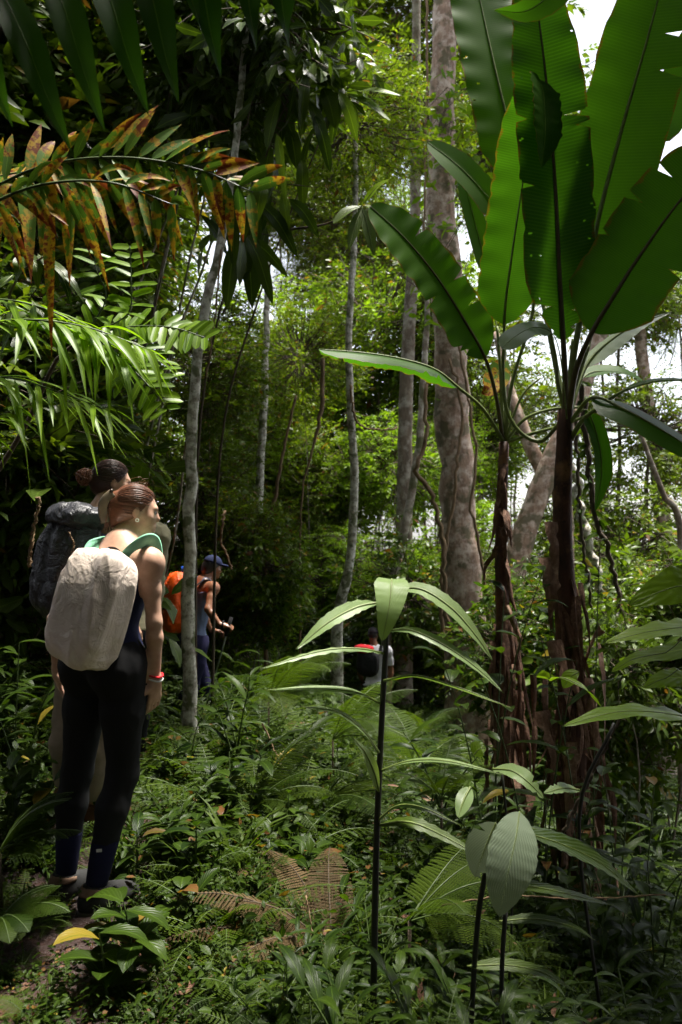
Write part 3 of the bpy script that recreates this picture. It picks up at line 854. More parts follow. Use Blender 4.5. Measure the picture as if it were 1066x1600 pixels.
while len(pts) < N_UG:
    d = 1.9 + 26 * rng.random() ** 1.7
    x = rng.uniform(-.52, .52) * d * 1.05 + rng.normal(0, .2)
    dx = x - trail_x(d)
    if abs(dx) < .34 and d < 14:
        if abs(dx) < .07 or rng.random() < .4:
            continue
    k = rng.choice(len(weights), p=weights / weights.sum())
    if d < 3.4 and -.75 < dx < .5:
        if k < 12 and rng.random() < .75:
            k = rng.choice([12, 13, 14, 15, 16, 17, 18])
    s = rng.uniform(.65, 1.25) * (.6 if d < 3.3 else .8 if d < 4.5 else 1.0 if d < 7 else 1.3 if d < 14 else 2.2)
    if -.75 < dx < .45 and d < 4.5:
        s *= .6
    top = {0: .42, 1: .42, 2: .42, 10: .62, 11: .62, 12: .3, 13: .3, 14: .15, 15: .15, 16: .15, 17: .04, 18: .04, 19: .3, 20: .3, 21: .3, 22: .27, 23: .27}.get(k, .4)
    if d < 12.3:
        g = float(ground_z(x, d)); px = 533 + x / d * FPX
        lim = np.interp(px, [0, 60, 80, 235, 250, 262, 350, 420, 640, 760, 820, 1066], [1120, 1180, 1330, 1330, 1180, 1080, 1060, 1060, 1110, 1140, 1150, 1080]) if d < 7.6 or px > 420 else 1000
        if d > 3.3 and px < 240:
            lim = 1000
        if 390 < px < 660 and 3.3 < d < 5.6 and 3 <= k <= 13 and rng.random() < .8:
            continue
        hmax = CAMZ - (lim - 800) / FPX * d - g
        if hmax < .05 and k < 14:
            continue
        s = min(s, max(.3, hmax / top)) if k not in (17, 18) else s
    pts.append((x, d, float(ground_z(x, d)) - .01)); rots.append((rng.normal(0, .12), rng.normal(0, .12), rng.random() * 6.283)); scl.append(s); idx.append(k)
me = bpy.data.meshes.new('undergrowth'); me.from_pydata(pts, [], [])
a = me.attributes.new('rot', 'FLOAT_VECTOR', 'POINT'); a.data.foreach_set('vector', np.array(rots, np.float32).ravel())
a = me.attributes.new('scl', 'FLOAT', 'POINT'); a.data.foreach_set('value', np.array(scl, np.float32))
a = me.attributes.new('idx', 'INT', 'POINT'); a.data.foreach_set('value', np.array(idx, np.int32))
uo = bpy.data.objects.new('undergrowth', me); COL.objects.link(uo)
tag(uo, 'tangled mass of small ferns, herbs and creepers covering the forest floor', 'undergrowth', kind='stuff')
ng = bpy.data.node_groups.new('undergrowth_scatter', 'GeometryNodeTree')
ng.interface.new_socket('Geometry', in_out='INPUT', socket_type='NodeSocketGeometry'); ng.interface.new_socket('Geometry', in_out='OUTPUT', socket_type='NodeSocketGeometry')
gi = ng.nodes.new('NodeGroupInput'); go = ng.nodes.new('NodeGroupOutput')
ci = ng.nodes.new('GeometryNodeCollectionInfo'); ci.inputs['Collection'].default_value = under; ci.inputs['Separate Children'].default_value = True; ci.inputs['Reset Children'].default_value = True
iop = ng.nodes.new('GeometryNodeInstanceOnPoints'); iop.inputs['Pick Instance'].default_value = True
def nattr(nm, dt):
    x = ng.nodes.new('GeometryNodeInputNamedAttribute'); x.data_type = dt; x.inputs['Name'].default_value = nm
    return x.outputs['Attribute']
e2r = ng.nodes.new('FunctionNodeEulerToRotation')
for a_, b_ in ((gi.outputs[0], iop.inputs['Points']), (ci.outputs[0], iop.inputs['Instance']), (nattr('idx', 'INT'), iop.inputs['Instance Index']), (nattr('rot', 'FLOAT_VECTOR'), e2r.inputs[0]),
               (e2r.outputs[0], iop.inputs['Rotation']), (nattr('scl', 'FLOAT'), iop.inputs['Scale']), (iop.outputs[0], go.inputs[0])):
    ng.links.new(a_, b_)
md = uo.modifiers.new('scatter', 'NODES'); md.node_group = ng


# ---------------------------------------------------------------- plants one can pick out on the floor
def plant_from(mbs, name, mats, loc, label, cat='plant', group=None, rotz=0.0, scale=1.0):
    o = mbs.build(name, mats); o.location = [float(c) for c in loc]; o.rotation_euler[2] = rotz; o.scale = (scale,) * 3
    return tag(o, label, cat, group)


def fern_thing(px, py, d, label, nf=7, L=.7, w=.15, dead=False, az=None, el=(.4, 1.1), npair=32, pinnule=13, spread=1.2):
    c = P(px, py, d); g = float(ground_z(c[0], c[1])); base = np.array([c[0], c[1], min(c[2], g + .45) if not dead else c[2]])
    e = empty('dead_fern' if dead else 'fern', base); tag(e, label, 'fern', 'ferns on the forest floor')
    for k in range(nf):
        a = (k / nf * 6.283 + rng.uniform(-.3, .3)) if az is None else az + rng.uniform(-spread, spread)
        C = arc(base, a, rng.uniform(*el), L * rng.uniform(.7, 1.1), rng.uniform(.9, 1.6), 14, rng.uniform(-.3, .3))
        m = MB(); fern_frond(m, C, w * rng.uniform(.85, 1.1), npair, pinnule)
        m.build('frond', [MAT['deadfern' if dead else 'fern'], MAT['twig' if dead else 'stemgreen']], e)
    if base[2] > g + .03:
        m = MB(); tube(m, [base, [base[0], base[1] + .02, g - .05]], .007, 5); m.build('stem', MAT['twig'], e)
    return e


fern_thing(420, 1085, 5.2, 'light green feathery fern in the centre left of the central ginger stem', 8, .75, .2, az=-.3, npair=30, pinnule=12)
fern_thing(520, 1120, 5.0, 'feathery fern arching behind the central ginger stem, lit on top', 7, .72, .18, az=-.5, npair=30, pinnule=12)
fern_thing(650, 1125, 5.8, 'feathery fern just right of the central ginger stem at its middle', 7, .8, .18, npair=28)
fern_thing(400, 1255, 3.9, 'fern with pale star-like fronds on the low ledge in the centre', 7, .6, .12, az=0.0)
fern_thing(505, 1255, 4.1, 'fern with a brownish tip on the low ledge beside the central ginger stem', 6, .55, .12, az=-.6)
fern_thing(520, 1500, 2.9, 'dry brown fern drooping at the bottom centre', 9, .62, .11, dead=True, az=2.8, el=(.5, 1.1), npair=38, spread=1.4)
fern_thing(440, 1420, 3.1, 'dry brown fern with narrow curling fronds, the smaller one upslope', 6, .42, .06, dead=True, az=2.9, el=(.2, .9), npair=38, spread=1.0)
fern_thing(640, 1440, 3.0, 'dark green fern in the shade right of the central ginger stem foot', 6, .62, .15, az=-.3)
fern_thing(690, 1245, 4.2, 'upright small fern beside the left banana stem', 5, .45, .10, el=(.8, 1.3))
fern_thing(0, 1330, 3.0, 'dark shiny fern at the left edge beside the black leggings', 7, .34, .10, az=.2)
fern_thing(-5, 1450, 2.75, 'dark fern at the lower left edge below the shoes', 7, .32, .10, az=.1)
fern_thing(350, 930, 7.6, 'broad pale fern frond in front of the person in the blue cap', 4, 1.0, .26, az=-.5, el=(.3, .7), npair=26)
fern_thing(660, 1150, 8.5, 'low fern right of the feet of the person in the white shirt', 7, .7, .2)
fern_thing(455, 1110, 9.2, 'low fern left of the person in the white shirt', 8, .7, .2)


def herb_thing(px, py, d, label, **kw):
    c = P(px, py, d); g = float(ground_z(c[0], c[1])); H = max(.3, c[2] - g)
    mat = kw.pop('mat', 'herb'); n = kw.pop('nst', 3); per = kw.pop('per', 9); L = kw.pop('L', .14); W = kw.pop('W', .06); kind = kw.pop('kind', 'oval'); spread = kw.pop('spread', .3)
    e = empty('leafy_herb', (c[0], c[1], g)); tag(e, label, 'plant', 'leafy herbs in the undergrowth')
    for k in range(n):
        m = MB(); C = arc((c[0] + rng.normal(0, .05), c[1] + rng.normal(0, .05), g - .03), rng.random() * 6.283, rng.uniform(1.57 - spread, 1.57), H * rng.uniform(.75, 1.08), rng.uniform(0, .45), 9)
        tube(m, C, np.linspace(.006, .0025, 9), 5, 0, caps=False)
        st = m.build('stem', MAT['stemgreen'], e)
        s = np.linspace(.35, 1, per); Q, T = along(C, s)
        for q in range(per):
            az = q * 2.4 + k + rng.normal(0, .3); l = L * rng.uniform(.7, 1.15)
            B = arc(Q[q], az, rng.uniform(.0, .7), l, rng.uniform(.5, 1.2), 7)
            b = MB(); strip(b, B, W / 2 * rng.uniform(.8, 1.1) * prof(kind, np.linspace(0, 1, 7)), (.01, 0, 1), 2, .22, wave=.05)
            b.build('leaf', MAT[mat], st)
    return e


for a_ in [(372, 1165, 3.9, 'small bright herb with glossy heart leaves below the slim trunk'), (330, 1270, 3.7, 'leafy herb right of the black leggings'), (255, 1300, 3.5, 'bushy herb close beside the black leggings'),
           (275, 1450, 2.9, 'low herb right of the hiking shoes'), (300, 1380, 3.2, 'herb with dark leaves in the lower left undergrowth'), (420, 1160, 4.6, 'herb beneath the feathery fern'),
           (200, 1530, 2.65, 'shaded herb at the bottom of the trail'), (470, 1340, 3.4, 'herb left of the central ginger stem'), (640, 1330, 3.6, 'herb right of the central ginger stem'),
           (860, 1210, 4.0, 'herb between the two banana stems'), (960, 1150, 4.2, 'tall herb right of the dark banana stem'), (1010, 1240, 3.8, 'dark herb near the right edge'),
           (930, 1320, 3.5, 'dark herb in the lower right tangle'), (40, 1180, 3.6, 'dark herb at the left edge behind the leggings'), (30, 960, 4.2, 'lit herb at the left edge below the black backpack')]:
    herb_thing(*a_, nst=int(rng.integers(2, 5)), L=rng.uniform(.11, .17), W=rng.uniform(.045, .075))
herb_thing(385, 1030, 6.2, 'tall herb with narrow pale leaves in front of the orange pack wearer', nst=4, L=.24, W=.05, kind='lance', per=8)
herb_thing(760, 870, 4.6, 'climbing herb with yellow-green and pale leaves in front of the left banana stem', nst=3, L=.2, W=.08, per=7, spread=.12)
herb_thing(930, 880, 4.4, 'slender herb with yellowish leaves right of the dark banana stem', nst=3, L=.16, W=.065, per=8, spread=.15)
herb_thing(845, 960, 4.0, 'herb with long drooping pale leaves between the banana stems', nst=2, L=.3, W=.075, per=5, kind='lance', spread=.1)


# ---------------------------------------------------------------- big leaves by shape
def big_leaf(e, pts, wpx, n_hint=None, kind='lance', mat='ginger', pet=None, fold=.18, curl=0., wave=.0, rag=0., holes=0., nu=3, n=22, ribw=3.0, ribmat='rib', name='leaf', petw=None, r=None, wf=9.0):
    """pts (px, py, depth) along the blade; wpx its greatest width in pixels; pet: petiole points before the blade"""
    Pw = np.array([P(*p) for p in pts]); C = cr(Pw, n); dm = np.mean([p[2] for p in pts])
    hw = wpx / 2 / FPX * dm; v = np.linspace(0, 1, n)
    if n_hint is None:
        n_hint = nrm(-Pw[len(Pw) // 2] + [0, 0, CAMZ]) + np.array([0, 0, .25])
    m = MB(); strip(m, C, hw * prof(kind, v), n_hint, nu, fold, curl, wave, rag, holes, r=r, wf=wf)
    lf = m.build(name, MAT[mat], e)
    if ribw:
        pp = [] if pet is None else [P(*p) for p in pet]
        A = cr(np.array(pp + list(Pw)), n + 8); rw = ribw / 2 / FPX * dm
        R = np.linspace((petw or ribw * 1.6) / ribw, .25, len(A)) * rw
        b = MB(); tube(b, A + nrm(n_hint) * rw * .3, R, 6); b.build('midrib', MAT[ribmat], lf)
    return lf


UPN = np.array([0, 0, 1.0]); CAMN = np.array([0, -1.0, 0])

# central ginger plant
ging = empty('ginger_plant', P(583, 1600, 2.5)); tag(ging, 'tall ginger plant with black stem and pale arching leaves in the centre', 'plant')
gpath = [(583, 1640, 2.5), (585, 1480, 2.5), (589, 1300, 2.5), (597, 1120, 2.5), (603, 1010, 2.5), (606, 930, 2.5)]
m = MB(); tube(m, cr([P(*p) for p in gpath], 26), np.linspace(.0115, .0085, 26), 8); m.build('stem', MAT['stemdark'], ging)
big_leaf(ging, [(612, 905, 2.46), (612, 915, 2.42), (608, 950, 2.37), (597, 1002, 2.35)], 66, CAMN + .35 * UPN, 'heart', fold=.12, wave=.06, ribw=2, nu=4)
big_leaf(ging, [(590, 942, 2.46), (555, 950, 2.42), (510, 975, 2.36), (462, 1016, 2.3)], 32, CAMN * .6 + UPN + [.2, 0, 0], fold=.2, wave=.1, nu=4)
big_leaf(ging, [(602, 1022, 2.5), (560, 1014, 2.45), (500, 1018, 2.4), (405, 1046, 2.3)], 30, CAMN * .10 + UPN, fold=-.1, wave=.1)
big_leaf(ging, [(608, 925, 2.5), (655, 920, 2.48), (705, 950, 2.44), (745, 995, 2.4), (771, 1034, 2.38)], 32, CAMN * .75 + UPN, fold=.15, wave=.08)
big_leaf(ging, [(606, 986, 2.48), (645, 986, 2.44), (700, 1012, 2.4), (750, 1048, 2.36), (788, 1084, 2.33)], 25, CAMN * .45 + UPN, fold=.15, wave=.06)
big_leaf(ging, [(600, 1064, 2.46), (650, 1056, 2.4), (720, 1076, 2.35), (770, 1095, 2.3), (803, 1108, 2.28)], 24, -CAMN * .25 + UPN, fold=-.2, mat='arum')
big_leaf(ging, [(596, 1100, 2.5), (555, 1082, 2.44), (490, 1076, 2.4), (418, 1078, 2.33)], 26, CAMN * .22 + UPN, fold=.1)
big_leaf(ging, [(592, 1176, 2.48), (565, 1140, 2.42), (525, 1112, 2.36), (470, 1104, 2.3)], 24, CAMN * .5 + UPN, fold=.1)
big_leaf(ging, [(592, 1236, 2.48), (584, 1205, 2.42), (570, 1175, 2.38), (548, 1150, 2.34)], 24, CAMN * .9 + UPN, fold=.1)
big_leaf(ging, [(594, 1205, 2.5), (640, 1190, 2.44), (700, 1190, 2.38), (792, 1212, 2.3)], 20, CAMN * .12 + UPN, fold=.1)
big_leaf(ging, [(590, 1290, 2.5), (640, 1285, 2.44), (700, 1310, 2.4), (760, 1345, 2.34)], 26, CAMN * .4 + UPN, fold=.1, mat='large', wave=.1)
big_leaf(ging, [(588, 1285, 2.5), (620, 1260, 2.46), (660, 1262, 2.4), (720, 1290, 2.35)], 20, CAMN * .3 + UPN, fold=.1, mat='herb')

# low broad-leaved ginger, lower right
low = empty('broadleaf_plant', P(745, 1600, 2.3)); tag(low, 'low plant with one large pale eaten leaf on a black stem', 'plant')
m = MB(); tube(m, cr([P(735, 1640, 2.3), P(742, 1500, 2.3), P(752, 1400, 2.28), P(775, 1310, 2.25), P(812, 1275, 2.2)], 20), .008, 7); m.build('stem', MAT['stemdark'], low)
m = MB(); tube(m, cr([P(785, 1640, 2.25), P(784, 1520, 2.25), P(790, 1420, 2.25)], 12), .007, 7); m.build('stem', MAT['stemdark'], low)
lf = big_leaf(low, [(812, 1268, 2.2), (806, 1310, 2.14), (795, 1360, 2.1), (780, 1432, 2.08)], 80, CAMN + .5 * UPN + [.15, 0, 0], 'oval', fold=.06, wave=.02, rag=.12, nu=5, n=30, ribw=1.5, mat='sheen')
big_leaf(low, [(775, 1285, 2.24), (760, 1320, 2.22), (742, 1370, 2.2)], 62, CAMN + .5 * UPN, 'oval', fold=.06, nu=4, rag=.15, ribw=1.5, mat='sheen')
for (pts_, w) in [([(815, 1300, 2.25), (880, 1320, 2.3), (940, 1350, 2.3), (1000, 1400, 2.3)], 46), ([(815, 1290, 2.3), (880, 1310, 2.4), (960, 1345, 2.4), (1010, 1362, 2.4)], 24), ([(770, 1380, 2.3), (830, 1385, 2.3), (900, 1400, 2.35), (960, 1415, 2.4)], 26),
                  ([(730, 1510, 2.3), (790, 1508, 2.3), (850, 1520, 2.3), (900, 1550, 2.3)], 26), ([(780, 1440, 2.3), (840, 1436, 2.3), (900, 1450, 2.3), (930, 1470, 2.3)], 22)]:
    big_leaf(low, pts_, w, CAMN * .35 + UPN, 'lance', mat='large', fold=.12, wave=.08, ribw=2)
# arum with heart leaves at the right edge
ar = empty('arum_plant', P(1090, 1500, 3.2)); tag(ar, 'arum with big heart-shaped green leaves at the right edge', 'plant')
for (pts_, w, nh, pet) in [([(1110, 925, 3.1), (1070, 915, 3.0), (1030, 925, 2.95), (985, 945, 2.92)], 100, CAMN * .8 + UPN * .5, [(1100, 1300, 3.2), (1130, 1050, 3.15)]),
                           ([(1130, 985, 2.9), (1080, 980, 2.8), (1010, 988, 2.7), (945, 1005, 2.65)], 90, CAMN * .28 + UPN, [(1100, 1300, 3.2), (1135, 1080, 3.0)]),
                           ([(1120, 1140, 2.7), (1060, 1118, 2.6), (970, 1112, 2.5), (880, 1135, 2.42)], 95, CAMN * .16 + UPN, [(1100, 1350, 3.0), (1130, 1220, 2.8)]),
                           ([(1090, 1010, 3.3), (1040, 1020, 3.3), (990, 1030, 3.3), (955, 1050, 3.3)], 50, CAMN * .5 + UPN, [(1100, 1300, 3.3)]),
                           ([(1080, 1060, 3.4), (1040, 1060, 3.4), (1005, 1075, 3.4)], 55, CAMN * .6 + UPN, [(1090, 1300, 3.4)])]:
    big_leaf(ar, pts_, w, nh, 'heart', mat='arum', pet=pet, fold=.10, curl=-.12, wave=.09, rag=.05, nu=5, n=26, ribw=2.5, petw=6, wf=4)
for (px, py, px2, py2, d, w, lab) in [(905, 1050, 880, 1075, 3.6, 26, ''), (740, 1180, 760, 1170, 3.6, 30, '')]:
    big_leaf(ar if px > 800 else low, [(px, py, d), ((px + px2) / 2, (py + py2) / 2 - 5, d), (px2, py2, d)], w, CAMN * .6 + UPN, 'oval', mat='arum', ribw=1.5)
oth = empty('eaten_leaf_plant', P(800, 1500, 3.0)); tag(oth, 'plant with pale notched leaves in front of the left banana stem', 'plant')
m = MB(); tube(m, cr([P(790, 1640, 3), P(800, 1400, 3.0), P(785, 1210, 3.0)], 16), .005, 6); tube(m, cr([P(940, 1600, 3), P(905, 1280, 3.0), P(960, 1130, 3.0)], 16), .007, 6); m.build('stem', MAT['stemdark'], oth)
big_leaf(oth, [(770, 1202, 3.0), (800, 1205, 2.95), (825, 1222, 2.9), (850, 1248, 2.88)], 34, CAMN * .5 + UPN, 'oval', mat='ginger', rag=.4)
big_leaf(oth, [(905, 1235, 3.0), (880, 1232, 2.95), (850, 1240, 2.9)], 24, CAMN * .5 + UPN, 'oval', mat='ginger', rag=.3)
big_leaf(oth, [(735, 1230, 3.0), (725, 1250, 2.95), (716, 1278, 2.9)], 26, CAMN + UPN * .6, 'oval', mat='ginger')
big_leaf(oth, [(860, 1065, 3.2), (880, 1060, 3.1), (915, 1078, 3.0), (940, 1105, 3.0)], 24, -CAMN * .2 + UPN, 'lance', mat='arum')

# ---------------------------------------------------------------- banana plants
def banana(name_label, foot, crown_pt, w0, w1, mid=None):
    f = P(*foot); g = float(ground_z(f[0], f[1])); f[2] = min(f[2], g) - .1
    e = empty('banana_plant', f); tag(e, name_label, 'banana plant')
    C = cr([f] + [P(*p) for p in (mid or [])] + [P(*crown_pt)], 30)
    k = np.linspace(0, 1, 30)
    m = MB(); tube(m, C, (w0 + (w1 - w0) * k) / 2 / FPX * crown_pt[2], 12, rough=.10); m.build('pseudostem', MAT['pseudo'], e)
    return e, C


banA, CA = banana('smaller banana plant with slim red-brown stem nearer the centre', (800, 1480, 5.0), (788, 690, 5.0), 34, 15, [(790, 1100, 5.0), (783, 850, 5.0)])
banB, CB = banana('larger banana plant with dark stem and huge upright leaves on the right', (905, 1560, 4.6), (884, 640, 4.6), 60, 24, [(893, 1100, 4.6), (879, 850, 4.6)])
big_leaf(banB, [(922, 415, 4.55), (938, 330, 4.5), (975, 190, 4.45), (1012, 60, 4.4), (1060, -120, 4.35)], 138, CAMN + .1 * UPN + [-.25, 0, 0], 'banana', 'banana', pet=[(886, 645, 4.6), (896, 560, 4.6)], fold=.12, wave=.015, rag=.16, nu=6, n=110, ribw=4, petw=12, r=.8)
big_leaf(banB, [(925, 520, 4.3), (955, 470, 4.25), (1000, 400, 4.2), (1066, 310, 4.1), (1150, 220, 4.0)], 150, CAMN + .35 * UPN + [-.3, 0, 0], 'banana', 'banana', pet=[(888, 650, 4.6), (900, 580, 4.45)], fold=.10, wave=.02, rag=.22, nu=12, n=120, ribw=5, ribmat='ribdark', petw=12, r=.55)
big_leaf(banB, [(880, 532, 4.5), (874, 430, 4.45), (868, 300, 4.4), (858, 170, 4.4), (842, 30, 4.42), (828, -50, 4.45)], 118, CAMN + [.1, 0, .05], 'banana', 'banana', pet=[(884, 645, 4.6), (883, 590, 4.55)], fold=.16, wave=.03, rag=.28, holes=.035, nu=16, n=200, ribw=4, ribmat='ribdark', petw=10, r=.25)
big_leaf(banB, [(788, 508, 4.7), (800, 400, 4.65), (818, 280, 4.6), (836, 160, 4.5), (842, 118, 4.42)], 96, CAMN + [-.35, 0, 0], 'blunt', 'banana', pet=[(884, 650, 4.65), (840, 690, 4.7), (792, 640, 4.75)], fold=.18, wave=.03, rag=.10, nu=5, n=46, ribw=3, petw=8, r=.2)
big_leaf(banB, [(842, 118, 4.41), (850, 150, 4.34), (852, 210, 4.3), (846, 262, 4.3)], 60, CAMN + [.6, 0, .1], 'ribbon', 'banana', fold=.2, wave=.08, nu=4, n=24, ribw=0, r=.0)
big_leaf(banB, [(812, 300, 4.95), (795, 200, 4.95), (772, 100, 5.0), (748, -10, 5.1), (735, -80, 5.15)], 118, CAMN + [.25, 0, .1], 'banana', 'banana', pet=[(884, 650, 4.7), (850, 480, 4.85)], fold=.12, wave=.02, rag=.06, holes=.02, nu=12, n=150, ribw=3, petw=9, r=.9)
big_leaf(banB, [(905, -70, 4.3), (860, -10, 4.25), (820, 18, 4.22), (772, 16, 4.2)], 62, CAMN + [0, 0, -.15], 'lance', 'banana', fold=.1, rag=.1, nu=4, n=26, ribw=2, r=1.0, pet=[(1010, -160, 4.4)])
big_leaf(banB, [(1000, 150, 5.2), (1030, 200, 5.2), (1066, 120, 5.2), (1100, 20, 5.2)], 60, CAMN + [-.2, 0, .2], 'banana', 'banana', fold=.1, nu=4, n=26, ribw=3, r=1.0, pet=[(890, 650, 4.8), (930, 500, 5.0)])
big_leaf(banB, [(915, 575, 4.75), (945, 540, 4.8), (990, 510, 4.8), (1050, 487, 4.78)], 58, CAMN * .5 + UPN + [-.45, 0, 0], 'lance', 'sheen', fold=-.05, curl=-.15, wave=.03, nu=4, n=26, ribw=3, pet=[(886, 660, 4.6)], petw=9)
big_leaf(banB, [(862, 520, 4.3), (835, 512, 4.3), (808, 524, 4.3), (784, 545, 4.3)], 52, CAMN * .7 + UPN, 'blunt', 'sheen', fold=.02, rag=.1, nu=4, n=20, ribw=2, pet=[(886, 655, 4.5), (876, 560, 4.4)])
big_leaf(banB, [(912, 590, 5.0), (945, 580, 5.1), (980, 585, 5.1), (1010, 600, 5.1)], 46, CAMN * .5 + UPN, 'oval', 'banana', nu=4, n=20, ribw=2, r=1.0, pet=[(888, 650, 4.7)])
big_leaf(banB, [(955, 622, 4.4), (1000, 602, 4.35), (1050, 595, 4.3), (1130, 600, 4.2)], 44, CAMN * .25 + UPN, 'lance', 'banana', nu=4, n=24, ribw=4, r=.8, pet=[(890, 685, 4.6), (918, 650, 4.5)], petw=8)
big_leaf(banB, [(925, 622, 4.4), (975, 640, 4.3), (1030, 670, 4.2), (1110, 720, 4.1)], 66, CAMN * .55 + UPN * .8, 'banana', 'banana', fold=-.2, nu=4, n=30, ribw=4, r=.6, rag=.08, pet=[(888, 665, 4.6)], petw=8)
big_leaf(banB, [(915, 640, 4.5), (935, 690, 4.5), (940, 740, 4.5), (930, 800, 4.5)], 34, CAMN + [.4, 0, 0], 'ribbon', 'banana', fold=.3, nu=3, n=20, ribw=2, r=.1, pet=[(886, 670, 4.6)])
big_leaf(banA, [(758, 560, 4.75), (725, 500, 4.7), (680, 430, 4.62), (630, 370, 4.55), (578, 322, 4.5)], 98, CAMN + .5 * UPN + [.15, 0, 0], 'banana', 'banana', pet=[(786, 690, 5.0), (775, 620, 4.9)], fold=.10, wave=.03, rag=.26, nu=8, n=110, ribw=4, ribmat='ribdark', petw=8, r=.95)
big_leaf(banA, [(785, 345, 5.3), (755, 300, 5.3), (715, 258, 5.3), (668, 222, 5.3)], 52, CAMN + .5 * UPN, 'banana', 'banana', fold=.12, rag=.08, nu=4, n=26, ribw=2.5, r=1.0, pet=[(790, 690, 5.1), (788, 480, 5.2)])
big_leaf(banA, [(768, 440, 5.4), (748, 370, 5.4), (730, 300, 5.4), (720, 260, 5.4)], 38, CAMN + [.4, 0, .1], 'banana', 'banana', fold=.12, nu=4, n=22, ribw=2, r=1.0, pet=[(790, 690, 5.1), (778, 540, 5.3)])
big_leaf(banA, [(716, 606, 4.7), (680, 578, 4.65), (630, 562, 4.6), (570, 552, 4.5), (498, 546, 4.45)], 62, CAMN * .12 + UPN, 'banana', 'banana', pet=[(788, 692, 5.0), (755, 640, 4.85)], fold=-.55, rag=.25, nu=4, n=40, ribw=4, petw=7, r=.6)
big_leaf(banA, [(788, 560, 5.1), (776, 590, 5.05), (764, 610, 5.0), (752, 615, 5.0)], 40, CAMN + UPN * .3, 'oval', 'rust', nu=3, n=14, ribw=1.5, pet=[(790, 690, 5.0)])
for pth, w in [([(790, 690, 5.0), (820, 655, 4.95), (860, 640, 4.9), (905, 636, 4.8)], 6), ([(790, 692, 5.0), (830, 678, 4.9), (880, 664, 4.8), (940, 640, 4.7)], 6), ([(788, 690, 5.0), (800, 600, 5.0), (830, 500, 4.95), (835, 455, 4.9)], 7),
               ([(786, 690, 5.0), (783, 600, 5.0), (777, 510, 5.0)], 6), ([(788, 692, 5.0), (815, 620, 5.0), (845, 590, 5.0)], 5)]:
    m = MB(); tube(m, cr([P(*p) for p in pth], 16), np.linspace(w, w * .7, 16) / 2 / FPX * 5.0, 6); m.build('petiole', MAT['rib'], banA)
for pth, w in [([(884, 645, 4.6), (872, 600, 4.6), (868, 560, 4.6), (852, 480, 4.6)], 8), ([(886, 645, 4.6), (902, 590, 4.6), (920, 540, 4.6)], 12), ([(884, 645, 4.6), (893, 580, 4.6), (897, 530, 4.6)], 14), ([(890, 690, 4.6), (912, 655, 4.5), (945, 630, 4.4)], 9)]:
    m = MB(); tube(m, cr([P(*p) for p in pth], 16), np.linspace(w, w * .6, 16) / 2 / FPX * 4.6, 7); m.build('petiole', MAT['rib'], banB)
# hanging dead sheaths, each a curled dry strip
def sheath(e, px, py, d, L, w, mat, sw=0.0):
    a = rng.uniform(-1.9, -1.0) if rng.random() < .75 else rng.uniform(0, 6.28)
    st = P(px, py, d); out = np.array([math.cos(a), math.sin(a), 0])
    C = cr([st, st + out * rng.uniform(.03, .06) + [0, 0, -.25 * L], st + out * rng.uniform(.04, .11) + [sw, 0, -.6 * L], st + out * rng.uniform(.02, .13) + [sw * 1.6, 0, -L]], 12)
    m = MB(); strip(m, C, w / 2 * (1.02 - np.linspace(0, 1, 12) ** 2.2) * (1 + rng.normal(0, .12, 12)), out + rng.normal(0, .35, 3), 3, rng.uniform(-.6, .5), rng.uniform(-.9, .4), wave=.15, rag=.25, wf=1.5)
    m.build('dry_sheath', MAT[mat], e)
for k in range(105):
    py = rng.uniform(930, 1370); px = np.interp(py, [690, 1100, 1480], [786, 790, 800]) + rng.normal(0, 9 + (py > 1000) * 8)
    sheath(banA, px, py, 5.0 + rng.normal(0, .05), rng.uniform(.3, .9), rng.uniform(.018, .06), 'dry' if rng.random() < .8 else 'tan', rng.normal(0, .03))
for k in range(12):
    py = rng.uniform(720, 930); sheath(banA, 785 + rng.normal(0, 3), py, 4.97, rng.uniform(.15, .4), rng.uniform(.03, .06), 'dry')
for k in range(120):
    py = rng.uniform(900, 1420); px = np.interp(py, [640, 1100, 1560], [884, 893, 905]) + rng.normal(0, 12 + (py > 1000) * 10)
    sheath(banB, px, py, 4.6 + rng.normal(0, .06), rng.uniform(.3, .95), rng.uniform(.018, .065), 'dry' if rng.random() < .75 else 'tan', rng.normal(0, .04))
for (px, py, L, w, e_, d_) in [(850, 1110, .4, .10, banB, 4.5), (885, 1160, .45, .11, banB, 4.45), (915, 1060, .4, .09, banB, 4.5), (938, 980, .35, .08, banB, 4.55), (862, 815, .3, .08, banB, 4.5), (858, 870, .36, .10, banB, 4.48), (868, 1000, .4, .10, banB, 4.45), (905, 1370, .4, .12, banB, 4.45), (790, 1040, .35, .08, banA, 4.9), (775, 1110, .4, .08, banA, 4.9), (803, 1170, .4, .08, banA, 4.88)]:
    sheath(e_, px, py, d_, L, w, 'tan')


